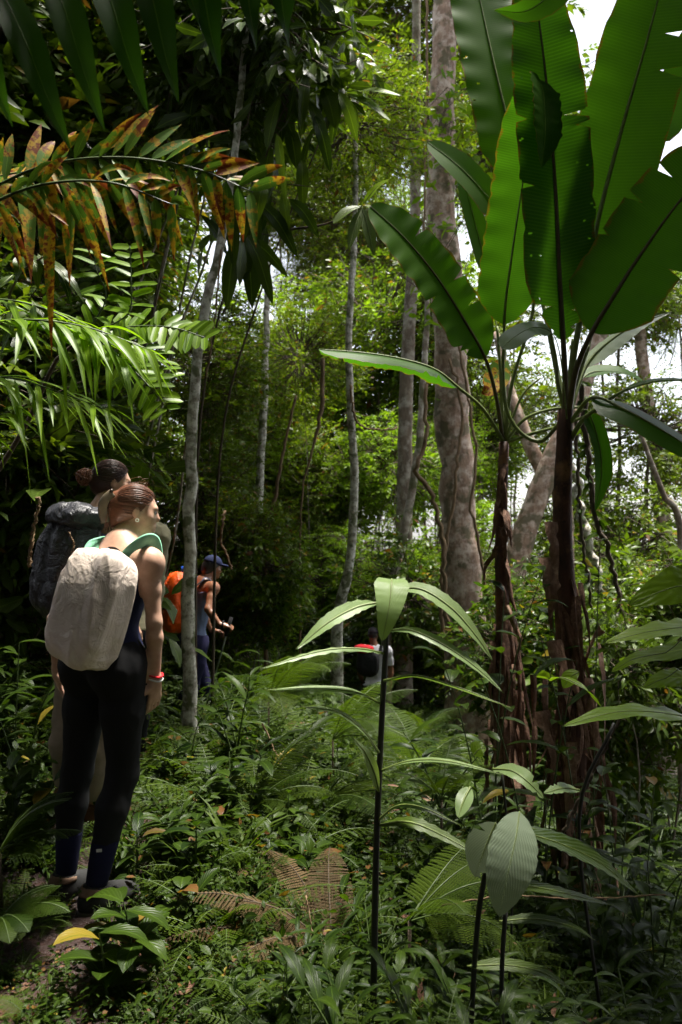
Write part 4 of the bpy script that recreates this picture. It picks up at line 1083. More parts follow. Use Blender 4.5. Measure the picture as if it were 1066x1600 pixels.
# ---------------------------------------------------------------- palms and compound leaves on the left
pal = empty('shade_palm', (-2.0, .9, 1.9)); tag(pal, 'palm frond with broad dark hanging leaflets at the top left corner', 'palm')
rach = [(-250, 60, 1.75), (-60, -60, 1.7), (150, -130, 1.7), (330, -150, 1.72), (470, -140, 1.75)]
RC = cr([P(*p) for p in rach], 30)
m = MB(); tube(m, cr([np.array([-2.0, .9, 1.9])] + [P(*p) for p in rach], 36), np.linspace(.012, .004, 36), 6); m.build('rachis', MAT['stemgreen'], pal)
for (bx, by, tx, ty, w) in [(-10, -40, 112, 238, 40), (60, -90, 164, 206, 42), (130, -110, 233, 182, 46), (205, -110, 280, 164, 44), (290, -120, 346, 122, 40), (365, -130, 402, 84, 36), (420, -120, 452, 78, 38), (-60, -10, 20, 200, 30), (255, -130, 320, 60, 26)]:
    d = 1.72 + rng.normal(0, .03)
    w = w * 1.5
    big_leaf(pal, [(bx, by, d), ((bx * .65 + tx * .35) + 4, by * .65 + ty * .35, d - .03), (bx * .3 + tx * .7, by * .3 + ty * .7, d - .02), (tx, ty, d + .04)], w, CAMN + [.5, 0, .35], 'lance', 'palm', fold=.2, nu=2, n=16, ribw=1.2, name='leaflet', r=rng.uniform(.0, .5))

def pinnate(e, rach, n, L, W, mat, spread=1.0, kind='lance', up=(0, 0, 1), name='frond', nseg=8, droop=.5, s0=.12, ang=.7, both=True, part=True):
    """one compound leaf: rachis with leaflets as sub-parts"""
    C = cr([P(*p) for p in rach], 30)
    m = MB(); tube(m, C, np.linspace(.006, .002, 30), 5); fr = m.build(name, MAT['stemgreen'], e)
    s = np.linspace(s0, .99, n); Q, T = along(C, s); U = nrm(np.asarray(up, float)); S = nrm(np.cross(T, U)); acc = MB()
    for k in range(n):
        for sg in (-1, 1):
            l = L * (.55 + .45 * math.sin(math.pi * (.15 + .8 * s[k]))) * rng.uniform(.7, 1.15)
            D = nrm(S[k] * sg * spread + T[k] * ang * rng.uniform(.7, 1.3) + rng.normal(0, .2, 3))
            q = np.linspace(0, 1, nseg)[:, None]
            B = Q[k] + D * l * q - np.array([0, 0, 1.0]) * droop * l * q ** 2 * rng.uniform(.5, 1.6)
            b = MB() if part else acc
            strip(b, B, W / 2 * rng.uniform(.85, 1.1) * prof(kind, q[:, 0]), U + rng.normal(0, .25, 3), 2 if part else 1, .18, r=rng.random())
            if part:
                b.build('leaflet', MAT[mat], fr)
    if not part:
        acc.build('leaflets', MAT[mat], fr)['kind'] = 'stuff'
    return fr


rus = empty('rusty_palm', (-2.6, 2.6, .8)); tag(rus, 'frond with yellow and rust-brown blotched leaflets at the upper left', 'palm')
m = MB(); tube(m, cr([np.array([-2.6, 2.6, .8]), P(-180, 600, 2.7), P(-60, 320, 2.6)], 20), .014, 6); m.build('stem', MAT['stemgreen'], rus)
pinnate(rus, [(-60, 320, 2.6), (60, 262, 2.55), (180, 246, 2.5), (300, 262, 2.48), (395, 300, 2.46)], 22, .26, .038, 'rust', 1.0, 'lance', CAMN * 1.0 + UPN * .25, droop=.22)
pinnate(rus, [(-40, 330, 2.45), (60, 290, 2.42), (170, 285, 2.4), (270, 320, 2.4)], 12, .2, .030, 'rust', 1.0, 'lance', CAMN * 1.0 + UPN * .25, droop=.5)
pinnate(rus, [(-120, 330, 2.8), (-40, 290, 2.75), (40, 270, 2.7), (110, 300, 2.7)], 7, .3, .06, 'rust', 1.0, 'lance', CAMN * .7 + UPN * .6, droop=1.1)
grn = empty('green_palm', (-2.9, 3.3, .8)); tag(grn, 'palm with long narrow bright green leaflets above the walkers', 'palm')
m = MB(); tube(m, cr([np.array([-2.9, 3.3, .8]), P(-160, 760, 3.2), P(-60, 580, 3.1)], 16), .014, 6); m.build('stem', MAT['stemgreen'], grn)
for rr, n_, L_, W_ in [([(-80, 600, 3.1), (10, 590, 3.05), (90, 612, 3.0), (165, 640, 2.95)], 13, .3, .026), ([(-80, 470, 3.2), (20, 470, 3.15), (110, 500, 3.1), (190, 560, 3.05)], 14, .3, .03), ([(-60, 700, 3.0), (-20, 660, 3.0), (20, 640, 3.0)], 6, .26, .026),
                       ([(-80, 520, 3.0), (20, 500, 3.0), (130, 510, 3.0), (230, 545, 3.0)], 14, .26, .034)]:
    pinnate(grn, rr, n_, L_, W_, 'pinna', .8, 'lance', CAMN * .3 + UPN, droop=.6, ang=1.1)
com = empty('feathery_tree', (-2.5, 4.3, .9)); tag(com, 'young tree with bright yellow-green comb-like compound leaves left of the slim trunk', 'tree')
m = MB(); tube(m, cr([np.array([-2.5, 4.3, .9]), P(20, 700, 4.2), P(90, 560, 4.1), P(150, 520, 4.0)], 16), np.linspace(.02, .008, 16), 6); m.build('trunk', MAT['twig'], com)
for rr, n_, L_, W_ in [([(150, 520, 4.0), (200, 490, 3.95), (205, 440, 3.9), (203, 385, 3.88)], 11, .15, .038), ([(150, 520, 4.0), (210, 510, 3.95), (270, 512, 3.9), (322, 528, 3.86)], 15, .16, .036), ([(150, 520, 4.0), (190, 560, 3.95), (230, 600, 3.9), (262, 640, 3.88)], 11, .17, .04),
                       ([(120, 540, 4.0), (165, 470, 3.95), (150, 420, 3.9), (148, 395, 3.88)], 9, .16, .036), ([(140, 530, 4.1), (190, 530, 4.1), (235, 550, 4.1), (262, 590, 4.1)], 10, .18, .04)]:
    pinnate(com, rr, n_, L_, W_, 'pinna', 1.0, 'blunt', CAMN * .75 + UPN * .6, droop=.12, ang=.35)
gls = empty('glossy_shrub', (-2.6, 3.4, .9)); tag(gls, 'shrub with glossy blue-green hanging leaves at the left edge', 'shrub')
m = MB(); tube(m, cr([np.array([-2.6, 3.4, .9]), P(-30, 560, 3.3), P(20, 440, 3.2), P(70, 400, 3.1)], 16), np.linspace(.012, .004, 16), 6); m.build('stem', MAT['twig'], gls)
for (bx, by, tx, ty, w) in [(30, 400, 24, 445, 22), (45, 395, 60, 455, 22), (60, 398, 92, 452, 20), (70, 402, 118, 462, 18), (80, 412, 132, 474, 16), (85, 420, 112, 482, 14), (20, 430, -20, 470, 22), (50, 470, 90, 540, 18), (20, 480, 0, 560, 20)]:
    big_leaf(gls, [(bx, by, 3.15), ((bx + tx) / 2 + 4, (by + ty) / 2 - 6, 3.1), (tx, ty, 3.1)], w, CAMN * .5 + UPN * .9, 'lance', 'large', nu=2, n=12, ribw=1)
# whorls of bright leaves by the top centre
whl = empty('whorl_tree', P(330, 900, 6.6)); whl.location[2] = float(ground_z(whl.location[0], whl.location[1])); ORG[whl.name] = np.array(whl.location)
tag(whl, 'slender tree with whorls of large bright yellow-green leaves in the top centre', 'tree')
m = MB(); tube(m, cr([np.array(whl.location), P(345, 700, 6.6), P(400, 480, 6.5), P(455, 330, 6.4), P(500, 220, 6.4), P(540, 140, 6.3)], 24), np.linspace(.016, .005, 24), 6); tube(m, cr([P(440, 360, 6.45), P(510, 350, 6.1), P(566, 322, 5.6)], 12), np.linspace(.012, .005, 12), 5); m.build('trunk', MAT['twig'], whl)
for (bx, by, tx, ty, w) in [(538, 140, 535, 78, 14), (540, 142, 575, 95, 14), (540, 142, 605, 98, 18), (542, 143, 628, 150, 18), (542, 146, 600, 178, 18), (540, 148, 612, 190, 14), (538, 150, 560, 205, 18), (536, 148, 500, 190, 18), (534, 146, 480, 150, 16)]:
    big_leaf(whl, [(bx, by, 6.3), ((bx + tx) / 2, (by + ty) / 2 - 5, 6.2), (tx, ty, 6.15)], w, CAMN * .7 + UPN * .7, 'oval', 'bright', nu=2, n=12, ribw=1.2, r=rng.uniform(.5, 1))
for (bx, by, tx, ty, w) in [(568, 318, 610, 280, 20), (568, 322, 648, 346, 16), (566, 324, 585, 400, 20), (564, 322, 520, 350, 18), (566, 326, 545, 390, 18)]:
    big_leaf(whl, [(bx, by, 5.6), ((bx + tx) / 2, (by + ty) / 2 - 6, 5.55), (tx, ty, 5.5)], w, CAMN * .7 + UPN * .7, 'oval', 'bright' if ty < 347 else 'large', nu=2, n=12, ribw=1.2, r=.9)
# long dark drooping leaves, upper centre left
drp = empty('drooping_shrub', P(305, 1000, 6.3)); drp.location[2] = float(ground_z(drp.location[0], drp.location[1])); ORG[drp.name] = np.array(drp.location)
tag(drp, 'young tree with long hanging dark leaves just right of the slim trunk', 'tree')
m = MB(); tube(m, cr([np.array(drp.location), P(310, 700, 6.3), P(345, 480, 6.2), P(385, 350, 6.1), P(430, 200, 6.0), P(470, 120, 6.0)], 24), np.linspace(.016, .006, 24), 6); m.build('trunk', MAT['twig'], drp)
for k in range(46):
    s_ = rng.random(); bx, by = np.interp(s_, [0, .5, 1], [395, 400, 500]) + rng.normal(0, 35), np.interp(s_, [0, .5, 1], [380, 300, 110]) + rng.normal(0, 22)
    L_ = rng.uniform(60, 120); dx = rng.normal(0, 26); d = 6.1 + rng.normal(0, .25)
    big_leaf(drp, [(bx, by, d), (bx + dx * .5, by + L_ * .35, d - .06), (bx + dx, by + L_, d)], rng.uniform(18, 28), CAMN + rng.normal(0, .5, 3), 'oval', 'large', nu=2, n=9, ribw=0, wave=.05)
for k in range(14):
    bx, by = np.interp(k / 13, [0, 1], [395, 480]) + rng.normal(0, 25), np.interp(k / 13, [0, 1], [370, 120])
    m = MB(); tube(m, cr([P(405 + k * 4, 330 - k * 14, 6.1), P((405 + bx) / 2, by - 10, 6.1), P(bx + rng.normal(0, 40), by, 6.1)], 8), np.linspace(.008, .003, 8), 4); m.build('branch', MAT['twig'], drp)

rng = np.random.default_rng(51)

# ---------------------------------------------------------------- people: smooth-blended bodies meshed from signed distances
def cap(a, b, ra, rb, k=.02, reg='body'):
    return ('c', np.asarray(a, float), np.asarray(b, float), ra, rb, k, reg)


def ell(c, axes, rad, k=.03, reg='body', sub=False):
    return ('s' if sub else 'e', np.asarray(c, float), np.asarray(axes, float), np.asarray(rad, float), None, k, reg)


def sdf_grid(prims, h, inflate=0.0, clips=(), pad=.03):
    lo, hi = np.full(3, 1e9), np.full(3, -1e9)
    for p in prims:
        if p[0] == 'c':
            r = max(p[3], p[4]); q = np.vstack([p[1] - r, p[2] - r, p[1] + r, p[2] + r])
        elif p[0] == 'e':
            r = p[3].max(); q = np.vstack([p[1] - r, p[1] + r])
        else:
            continue
        lo = np.minimum(lo, q.min(0)); hi = np.maximum(hi, q.max(0))
    lo -= pad + inflate; hi += pad + inflate
    n = np.ceil((hi - lo) / h).astype(int) + 1
    D = np.full(n, 1.0, np.float32)
    ax = [lo[i] + np.arange(n[i]) * h for i in range(3)]
    for p in prims:
        k = p[5]; m = k + inflate + 2 * h + .01
        if p[0] == 'c':
            r = max(p[3], p[4]); q0, q1 = np.minimum(p[1], p[2]) - r - m, np.maximum(p[1], p[2]) + r + m
        else:
            r = p[3].max(); q0, q1 = p[1] - r - m, p[1] + r + m
        i0 = np.clip(((q0 - lo) / h).astype(int), 0, n - 1); i1 = np.clip(((q1 - lo) / h).astype(int) + 2, 1, n)
        sl = tuple(slice(i0[i], i1[i]) for i in range(3))
        X = np.stack(np.meshgrid(*[ax[i][sl[i]] for i in range(3)], indexing='ij'), -1)
        if p[0] == 'c':
            ba = p[2] - p[1]; t = np.clip(((X - p[1]) @ ba) / (ba @ ba + 1e-12), 0, 1)
            d = np.linalg.norm(X - p[1] - t[..., None] * ba, axis=-1) - (p[3] + (p[4] - p[3]) * t)
        else:
            q = (X - p[1]) @ p[2].T; k0 = np.linalg.norm(q / p[3], axis=-1); k1 = np.linalg.norm(q / p[3] ** 2, axis=-1) + 1e-9
            d = k0 * (k0 - 1) / k1
        A = D[sl]
        if p[0] == 's':
            d = -d; hh = np.maximum(k - np.abs(A - d), 0) / k; D[sl] = np.maximum(A, d) + hh * hh * k * .25
        else:
            hh = np.maximum(k - np.abs(A - d), 0) / k; D[sl] = np.minimum(A, d) - hh * hh * k * .25
    D = D - inflate
    if clips:
        X = np.stack(np.meshgrid(*ax, indexing='ij'), -1)
        for (p0, nn) in clips:
            D = np.maximum(D, (X - np.asarray(p0)) @ nrm(nn))
    return D, lo


def surface_nets(D, o, h):
    D = np.pad(D, 1, constant_values=1.0); o = o - h
    S = D < 0
    cs = [(a, b, c) for a in (0, 1) for b in (0, 1) for c in (0, 1)]
    nx, ny, nz = [x - 1 for x in D.shape]
    cnt = sum(S[a:a + nx, b:b + ny, c:c + nz].astype(np.int8) for a, b, c in cs)
    I = np.argwhere((cnt > 0) & (cnt < 8)); idx = np.full((nx, ny, nz), -1); idx[tuple(I.T)] = np.arange(len(I))
    acc = np.zeros((len(I), 3)); num = np.zeros(len(I))
    for a in cs:
        for ax in range(3):
            if a[ax]:
                continue
            b = list(a); b[ax] = 1
            va = D[I[:, 0] + a[0], I[:, 1] + a[1], I[:, 2] + a[2]]; vb = D[I[:, 0] + b[0], I[:, 1] + b[1], I[:, 2] + b[2]]
            mk = (va < 0) != (vb < 0); t = np.where(mk, va / np.where(mk, va - vb, 1), 0)
            pt = np.tile(np.array(a, float), (len(I), 1)); pt[:, ax] += t
            acc += pt * mk[:, None]; num += mk
    V = o + (I + acc / num[:, None]) * h
    Q = []
    for ax in range(3):
        u, v = (ax + 1) % 3, (ax + 2) % 3
        s0 = [slice(None)] * 3; s1 = [slice(None)] * 3; s0[ax] = slice(0, -1); s1[ax] = slice(1, None)
        A, B = S[tuple(s0)], S[tuple(s1)]
        E = np.argwhere(A != B); E = E[(E[:, u] > 0) & (E[:, v] > 0) & (E[:, u] < D.shape[u] - 1) & (E[:, v] < D.shape[v] - 1)]
        def cell(du, dv):
            e = E.copy(); e[:, u] += du; e[:, v] += dv
            return idx[tuple(e.T)]
        q = np.stack([cell(-1, -1), cell(0, -1), cell(0, 0), cell(-1, 0)], 1)
        fl = ~A[tuple(E.T)]; q[fl] = q[fl][:, ::-1]; Q.append(q)
    Q = np.concatenate(Q)
    return V, Q[(Q >= 0).all(1)]


def smooth_mesh(V, Q, it=2, lam=.5):
    for _ in range(it):
        s = np.zeros_like(V); c = np.zeros(len(V))
        for a, b in ((0, 1), (1, 2), (2, 3), (3, 0)):
            np.add.at(s, Q[:, a], V[Q[:, b]]); np.add.at(c, Q[:, a], 1); np.add.at(s, Q[:, b], V[Q[:, a]]); np.add.at(c, Q[:, b], 1)
        V = V + lam * (s / np.maximum(c, 1)[:, None] - V)
    return V


def sdf_obj(name, prims, h, mat, parent, inflate=0.0, clips=(), wrinkle=0.0, wscale=14.0, it=1):
    D, lo = sdf_grid(prims, h, inflate, clips)
    V, Q = surface_nets(D, lo, h)
    V = smooth_mesh(V, Q, it)
    if wrinkle:
        # folds: displace along outward direction with ridged noise
        T1 = V[Q[:, 2]] - V[Q[:, 0]]; T2 = V[Q[:, 3]] - V[Q[:, 1]]; fn = nrm(np.cross(T1, T2)); vn = np.zeros_like(V)
        for a in range(4):
            np.add.at(vn, Q[:, a], fn)
        vn = nrm(vn)
        w = np.array([1 - 2 * abs(mnoise.noise(Vector((p[0] * wscale, p[1] * wscale, p[2] * wscale * .6)))) for p in V])
        V = V + vn * (w * wrinkle)[:, None]
    m = MB(); m.add(V, Q, None, V[:, [0, 2]], .5)
    return m.build(name, mat, parent)


t = NT('skin_light'); n1 = t.noise(30, 3, t.obj()); c = t.ramp(n1, [(0.3, (0.44, 0.255, 0.175)), (0.7, (0.56, 0.345, 0.245))])
SKIN = t.done(t.pbr(c, .48, .4, t.bump(t.noise(160, 3, t.obj()), .06, .002), Subsurface_Weight=.12, Subsurface_Radius=(.012, .005, .003), Subsurface_Scale=1.0))
t = NT('skin_tan'); n1 = t.noise(30, 3, t.obj()); c = t.ramp(n1, [(0.3, (0.20, 0.085, 0.045)), (0.7, (0.28, 0.125, 0.066))])
SKIN_TAN = t.done(t.pbr(c, .38, .5, None))
def cloth_mat(name, col, rough=.85, weave=900.0, var=.12, spec=.2, bump=.25):
    t = NT(name); n1 = t.noise(16, 4, t.obj(), .6); n2 = t.noise(weave, 2, t.obj())
    c = t.ramp(n1, [(.3, tuple(x * (1 - var) for x in col)), (.7, tuple(min(1, x * (1 + var)) for x in col))])
    return t.done(t.pbr(c, rough, spec, t.bump(t.math('ADD', n1, t.math('MULTIPLY', n2, .3)), bump, .008)))
def hair_mat(name, dark, light):
    t = NT(name); a = t.n('Attribute', attribute_name='rnd').outputs['Fac']
    mp = t.n('Mapping'); mp.inputs['Scale'].default_value = (60, 60, 160); t.l(t.obj(), mp.inputs[0])
    n1 = t.noise(1.0, 3, mp.outputs[0]); f = t.math('ADD', t.math('MULTIPLY', n1, .6), t.math('MULTIPLY', a, .5))
    return t.done(t.pbr(t.ramp(f, [(.25, dark), (.85, light)]), .38, .5, t.bump(n1, .5, .004)))
def nylon_mat(name, col, scale=18.0, rough=.5, trans=0.0, bump=.55):
    t = NT(name); o = t.obj(); n1 = t.noise(scale, 5, o, .6, .8); n2 = t.noise(scale * .35, 3, o, .5, 1.5)
    h = t.math('ADD', t.math('ABSOLUTE', t.math('SUBTRACT', n1, .5)), t.math('MULTIPLY', t.math('ABSOLUTE', t.math('SUBTRACT', n2, .5)), 2.0))
    n3 = t.noise(5, 4, o)
    c = t.ramp(n3, [(.3, tuple(x * .86 for x in col)), (.65, col)])
    return t.done(t.pbr(c, rough, .4, t.bump(h, bump, .03)))
HAIR1 = hair_mat('hair_auburn', (0.045, 0.018, 0.010), (0.25, 0.095, 0.048)); HAIR2 = hair_mat('hair_dark_brown', (0.014, 0.008, 0.007), (0.085, 0.035, 0.025)); HAIR_BLACK = hair_mat('hair_black', (.004, .003, .003), (.02, .015, .012))
BLACK = cloth_mat('black_fabric', (.010, .010, .011)); NAVY = cloth_mat('navy_fabric', (.012, .015, .05)); SOCK = cloth_mat('navy_sock', (.010, .011, .036), .95); KHAKI = cloth_mat('khaki_fabric', (.26, .20, .155)); OLIVE = cloth_mat('olive_fabric', (.24, .22, .14)); LILAC = cloth_mat('lilac_fabric', (.22, .22, .62)); WHITE = cloth_mat('white_fabric', (.72, .72, .78)); CAPBLUE = cloth_mat('navy_cap', (.012, .018, .055)); CAPBLACK = cloth_mat('black_cap', (.02, .017, .022)); GREYBLUE = cloth_mat('grey_blue_fabric', (.11, .14, .22)); PURPLE = cloth_mat('navy_trousers', (.014, .013, .045))
BEIGE = cloth_mat('shoe_suede', (.15, .095, .065), .9); SOLE = plain_mat('shoe_sole', (.06, .05, .045), .8, .2); DARKMESH = cloth_mat('shoe_mesh', (.02, .02, .02)); BOOT = cloth_mat('boot_leather', (.12, .05, .028), .5, bump=.4)
COVER = nylon_mat('rain_cover_white', (.82, .69, .60), 14, .5, bump=.42); ORANGE = nylon_mat('rain_cover_orange', (.95, .11, .004), 14, .45); BLKNYL = nylon_mat('black_nylon', (.030, .030, .036), 16, .4, bump=.8); PACKBLK = nylon_mat('black_pack', (.014, .014, .016), 14, .55); MINT = cloth_mat('mint_webbing', (.20, .46, .30), .8); RED = cloth_mat('red_fabric', (.55, .02, .03)); BLUE = cloth_mat('blue_fabric', (.03, .12, .6)); GREYP = plain_mat('grey_print', (.45, .45, .45)); WHITEP = plain_mat('white_bead', (.8, .8, .78), .3); EYEW = plain_mat('eye_white', (.35, .32, .30), .2, nvar=.02); EYED = plain_mat('eye_dark', (.03, .015, .01), .15)
CLIPM = plain_mat('hair_clip_horn', (.13, .10, .065), .3, .5, 14, .5); CLIPD = plain_mat('hair_clip_brown', (.035, .018, .010), .35); METAL = plain_mat('pole_metal', (.35, .36, .38), .35, .5, Metallic=.8)


def hand(wr, d, pn, k=1.0, curl=.5, thumb=1):
    """palm, four unequal bent fingers and a thumb leaving the side of the palm"""
    d = nrm(d); pn = nrm(pn - d * np.dot(pn, d)); s = np.cross(d, pn) * thumb
    pr = [cap(wr, wr + d * .03 * k, .024 * k, .026 * k, .015, 'hand'), ell(wr + d * .052 * k, [s, pn, d], np.array([.037, .015, .048]) * k, .012, 'hand')]
    for off, ln, c2 in ((-.030, .062, 1.15), (-.010, .076, 1.0), (.010, .082, .95), (.029, .074, .85)):
        b = wr + d * .088 * k + s * off * k; a1 = curl * .6 * c2; a2 = curl * 1.5 * c2
        p1 = b + (d * math.cos(a1) + pn * math.sin(a1)) * ln * .5 * k; p2 = p1 + (d * math.cos(a2) + pn * math.sin(a2)) * ln * .5 * k
        pr += [cap(b - d * .012 * k, p1, .0092 * k, .0085 * k, .004, 'hand'), cap(p1, p2, .0085 * k, .0068 * k, .004, 'hand')]
    b = wr + d * .028 * k + s * .026 * k; p1 = b + nrm(s * .7 + d * .75 + pn * .35) * .042 * k; p2 = p1 + nrm(s * .15 + d + pn * .4) * .032 * k
    return pr + [cap(b, p1, .013 * k, .0105 * k, .008, 'hand'), cap(p1, p2, .0105 * k, .008 * k, .004, 'hand')]


def body_prims(J, f, hf, female=True, s=1.0, headtilt=(0, 0, 0)):
    up = np.array([0, 0, 1.0]); f = nrm(f); r = np.cross(f, up); hf = nrm(hf); hr = nrm(np.cross(hf, up + np.asarray(headtilt))); hu = np.cross(hr, hf)
    pel, c7, hd = J['pel'], J['c7'], J['head']; su = nrm(c7 - pel); tr_ = nrm(np.cross(f, su)); tf = np.cross(su, tr_)
    A = [tr_, tf, su]; L = np.linalg.norm(c7 - pel)
    sw = .9 if female else 1.08
    pr = [ell(pel + su * .02, A, np.array([.168 if female else .155, .115, .12]) * s, .05, 'pelvis'), ell(pel + su * L * .36, A, np.array([.122 * sw, .092, .14]) * s, .06, 'torso'),
          ell(pel + su * L * .66 , A, np.array([.148 * sw, .108, .16]) * s, .06, 'torso'), ell(pel + su * L * .86 - tf * .01, A, np.array([.145 * sw, .075, .07]) * s, .06, 'torso')]
    for sd in 'lr':
        sh, el, wr = J['sh_' + sd], J['el_' + sd], J['wr_' + sd]
        pr += [cap(c7 - su * .02, sh + up * .005, .045 * s, .042 * s, .05, 'torso'), cap(pel + su * L * .72, sh, .07 * s, .052 * s, .04, 'torso')]
        aw = .82 if female else 1.1; md = sh * .55 + el * .45; fm = el * .72 + wr * .28
        pr += [ell(sh, [r, f, up], np.array([.052, .052, .058]) * s * aw * 1.03, .04, 'arm'), cap(sh, md, .050 * s * aw, .046 * s * aw, .04, 'arm'), cap(md, el, .046 * s * aw, .037 * s * aw, .02, 'arm'), cap(el, fm, .037 * s * aw, .040 * s * aw, .02, 'arm'), cap(fm, wr, .040 * s * aw, .025 * s * aw, .02, 'arm')]
        hp, kn, an = J['hip_' + sd], J['kn_' + sd], J['an_' + sd]
        th = hp * .6 + kn * .4; cf = kn * .68 + an * .32 - f * .012
        pr += [cap(hp, th, .092 * s, .08 * s, .05, 'leg'), cap(th, kn, .08 * s, .056 * s, .03, 'leg'), cap(kn, cf, .054 * s, .056 * s, .03, 'leg'), cap(cf, an, .056 * s, .036 * s, .03, 'leg'),
               ell(hp - f * .055 + up * .0, [r, f, up], np.array([.085, .08, .095]) * s, .04, 'pelvis')]
        td = J.get('toe_' + sd, f)
        pr += [cap(an - up * .05 - td * .025, an - up * .08 + td * .12, .034, .020, .03, 'foot')]
    nk = hd - hu * .07 - hf * .015
    pr += [cap(c7 + su * .005 + tf * .02, nk, .050 * s, .047 * s, .035, 'neck'), cap(c7, c7 + (nk - c7) * .4, .06 * s, .05 * s, .04, 'neck')]
    HS = .90 if female else .96
    H = lambda a, b, c: hd + (hf * a + hu * b + hr * c) * HS
    HA = [hr / HS, hf / HS, hu / HS]
    pr += [ell(H(-.012, .022, 0), HA, [.072, .094, .088], .02, 'head'), ell(H(.032, -.036, 0), HA, [.056, .060, .082], .03, 'head'), ell(H(.072, -.094, 0), HA, [.026, .022, .02], .03, 'head'), ell(H(.01, -.075, 0), HA, [.055, .06, .035], .03, 'head'),
           ell(H(.083, .016, 0), HA, [.045, .010, .010], .02, 'head'), cap(H(.088, -.004, 0), H(.101, -.032, 0), .007, .0105, .014, 'head'), ell(H(.088, -.062, 0), HA, [.021, .011, .006], .008, 'head'), ell(H(.086, -.072, 0), HA, [.019, .011, .006], .008, 'head')]
    for sg in (-1, 1):
        pr += [ell(H(.098, -.002, sg * .031), HA, [.014, .014, .011], .014, 'head', True), ell(H(-.006, -.012, sg * .074), HA, [.009, .018, .031], .008, 'head'), ell(H(-.001, -.010, sg * .083), HA, [.006, .010, .017], .004, 'head', True), ell(H(.05, -.03, sg * .04), HA, [.022, .022, .022], .03, 'head')]
    return pr, dict(up=up, f=f, r=r, hf=hf, hr=hr, hu=hu, su=su, tr=tr_, tf=tf, H=H, HA=HA)


def pick(pr, *regs):
    return [p for p in pr if p[6] in regs]


def eyes(e, B):
    for sg in (-1, 1):
        c = B['H'](.0775, -.003, sg * .031)
        o = sdf_obj('eye', [ell(c, B['HA'], [.0115] * 3)], .004, EYEW, e)
        sdf_obj('iris', [ell(c + B['hf'] * .0075, B['HA'], [.006, .005, .006])], .0025, EYED, o)


def hair_strands(e, B, par, back, mat, n=110, R=(.079, .101, .096), lift=1.0, w=.0022):
    """thin locks swept from the hairline to the knot at the back"""
    m = MB(); ctr = B['H'](-.012, .022, 0); hr, hf, hu = B['hr'], B['hf'], B['hu']
    be = nrm(back)
    for k in range(n):
        a = rng.uniform(-1.75, 1.75)
        st = nrm(np.array([math.sin(a) * 1.0, math.cos(a) * .95 - .05, .62 * math.cos(a) ** 2 + .10 - .35 * (abs(a) > 1.2)]) + rng.normal(0, .10, 3))
        q = np.linspace(0, 1, 12)[:, None]; om = math.acos(np.clip(st @ be, -1, 1))
        d = (np.sin((1 - q) * om) * st + np.sin(q * om) * be) / max(math.sin(om), 1e-3)
        rr = 1.0 + .015 * np.sin(q * 3.14) * lift + rng.uniform(0, .02)
        C = ctr + (d[:, :1] * R[0] * hr + d[:, 1:2] * R[1] * hf + d[:, 2:] * R[2] * hu) * rr * .90
        tube(m, C, w * np.linspace(.6, 1.1, 12), 4, r=rng.random())
    o = m.build('hair_locks', mat, par); o['kind'] = 'stuff'
    return o


def shoe(e, an, d, gz, upper=BEIGE, dark=DARKMESH, sole=SOLE, k=1.0):
    up = np.array([0, 0, 1.0]); d = nrm(np.array([d[0], d[1], 0])); r = np.cross(d, up); b = np.array([an[0], an[1], gz])
    ax = [r, d, up]
    U = [ell(b - d * .035 * k + up * .06, ax, np.array([.036, .045, .055]) * k, .03), ell(b + d * .045 * k + up * .05, ax, np.array([.044, .10, .055]) * k, .04), ell(b + d * .13 * k + up * .038, ax, np.array([.043, .058, .036]) * k, .03), cap(b - d * .01 + up * .05, b - d * .005 + up * .125, .042 * k, .047 * k, .03)]
    s_ = sdf_obj('shoe', U, .007, dark, e, 0, [(b + up * .022, -up), (b + up * .118 - d * .02, up * 1.0 + d * .18)])
    sdf_obj('collar', U, .006, upper, s_, .003, [(b + up * .088, -up), (b + up * .114 - d * .02, up * 1.0 + d * .18), (b + d * .025, d)])
    sdf_obj('sole', [ell(b - d * .03 * k + up * .015, ax, np.array([.042, .055, .03]) * k, .03), ell(b + d * .07 * k + up * .012, ax, np.array([.049, .13, .028]) * k, .04)], .007, sole, s_, 0, [(b + up * .036, up), (b - up * .004, -up)])
    m = MB(); c = b - d * .028 + r * .039 + up * .085; m.add([c + up * .012, c + d * .012 + up * .014, c + d * .012 - up * .014, c - up * .014], [(0, 1, 2, 3)]); m.build('heel_tab', GREYP, s_)


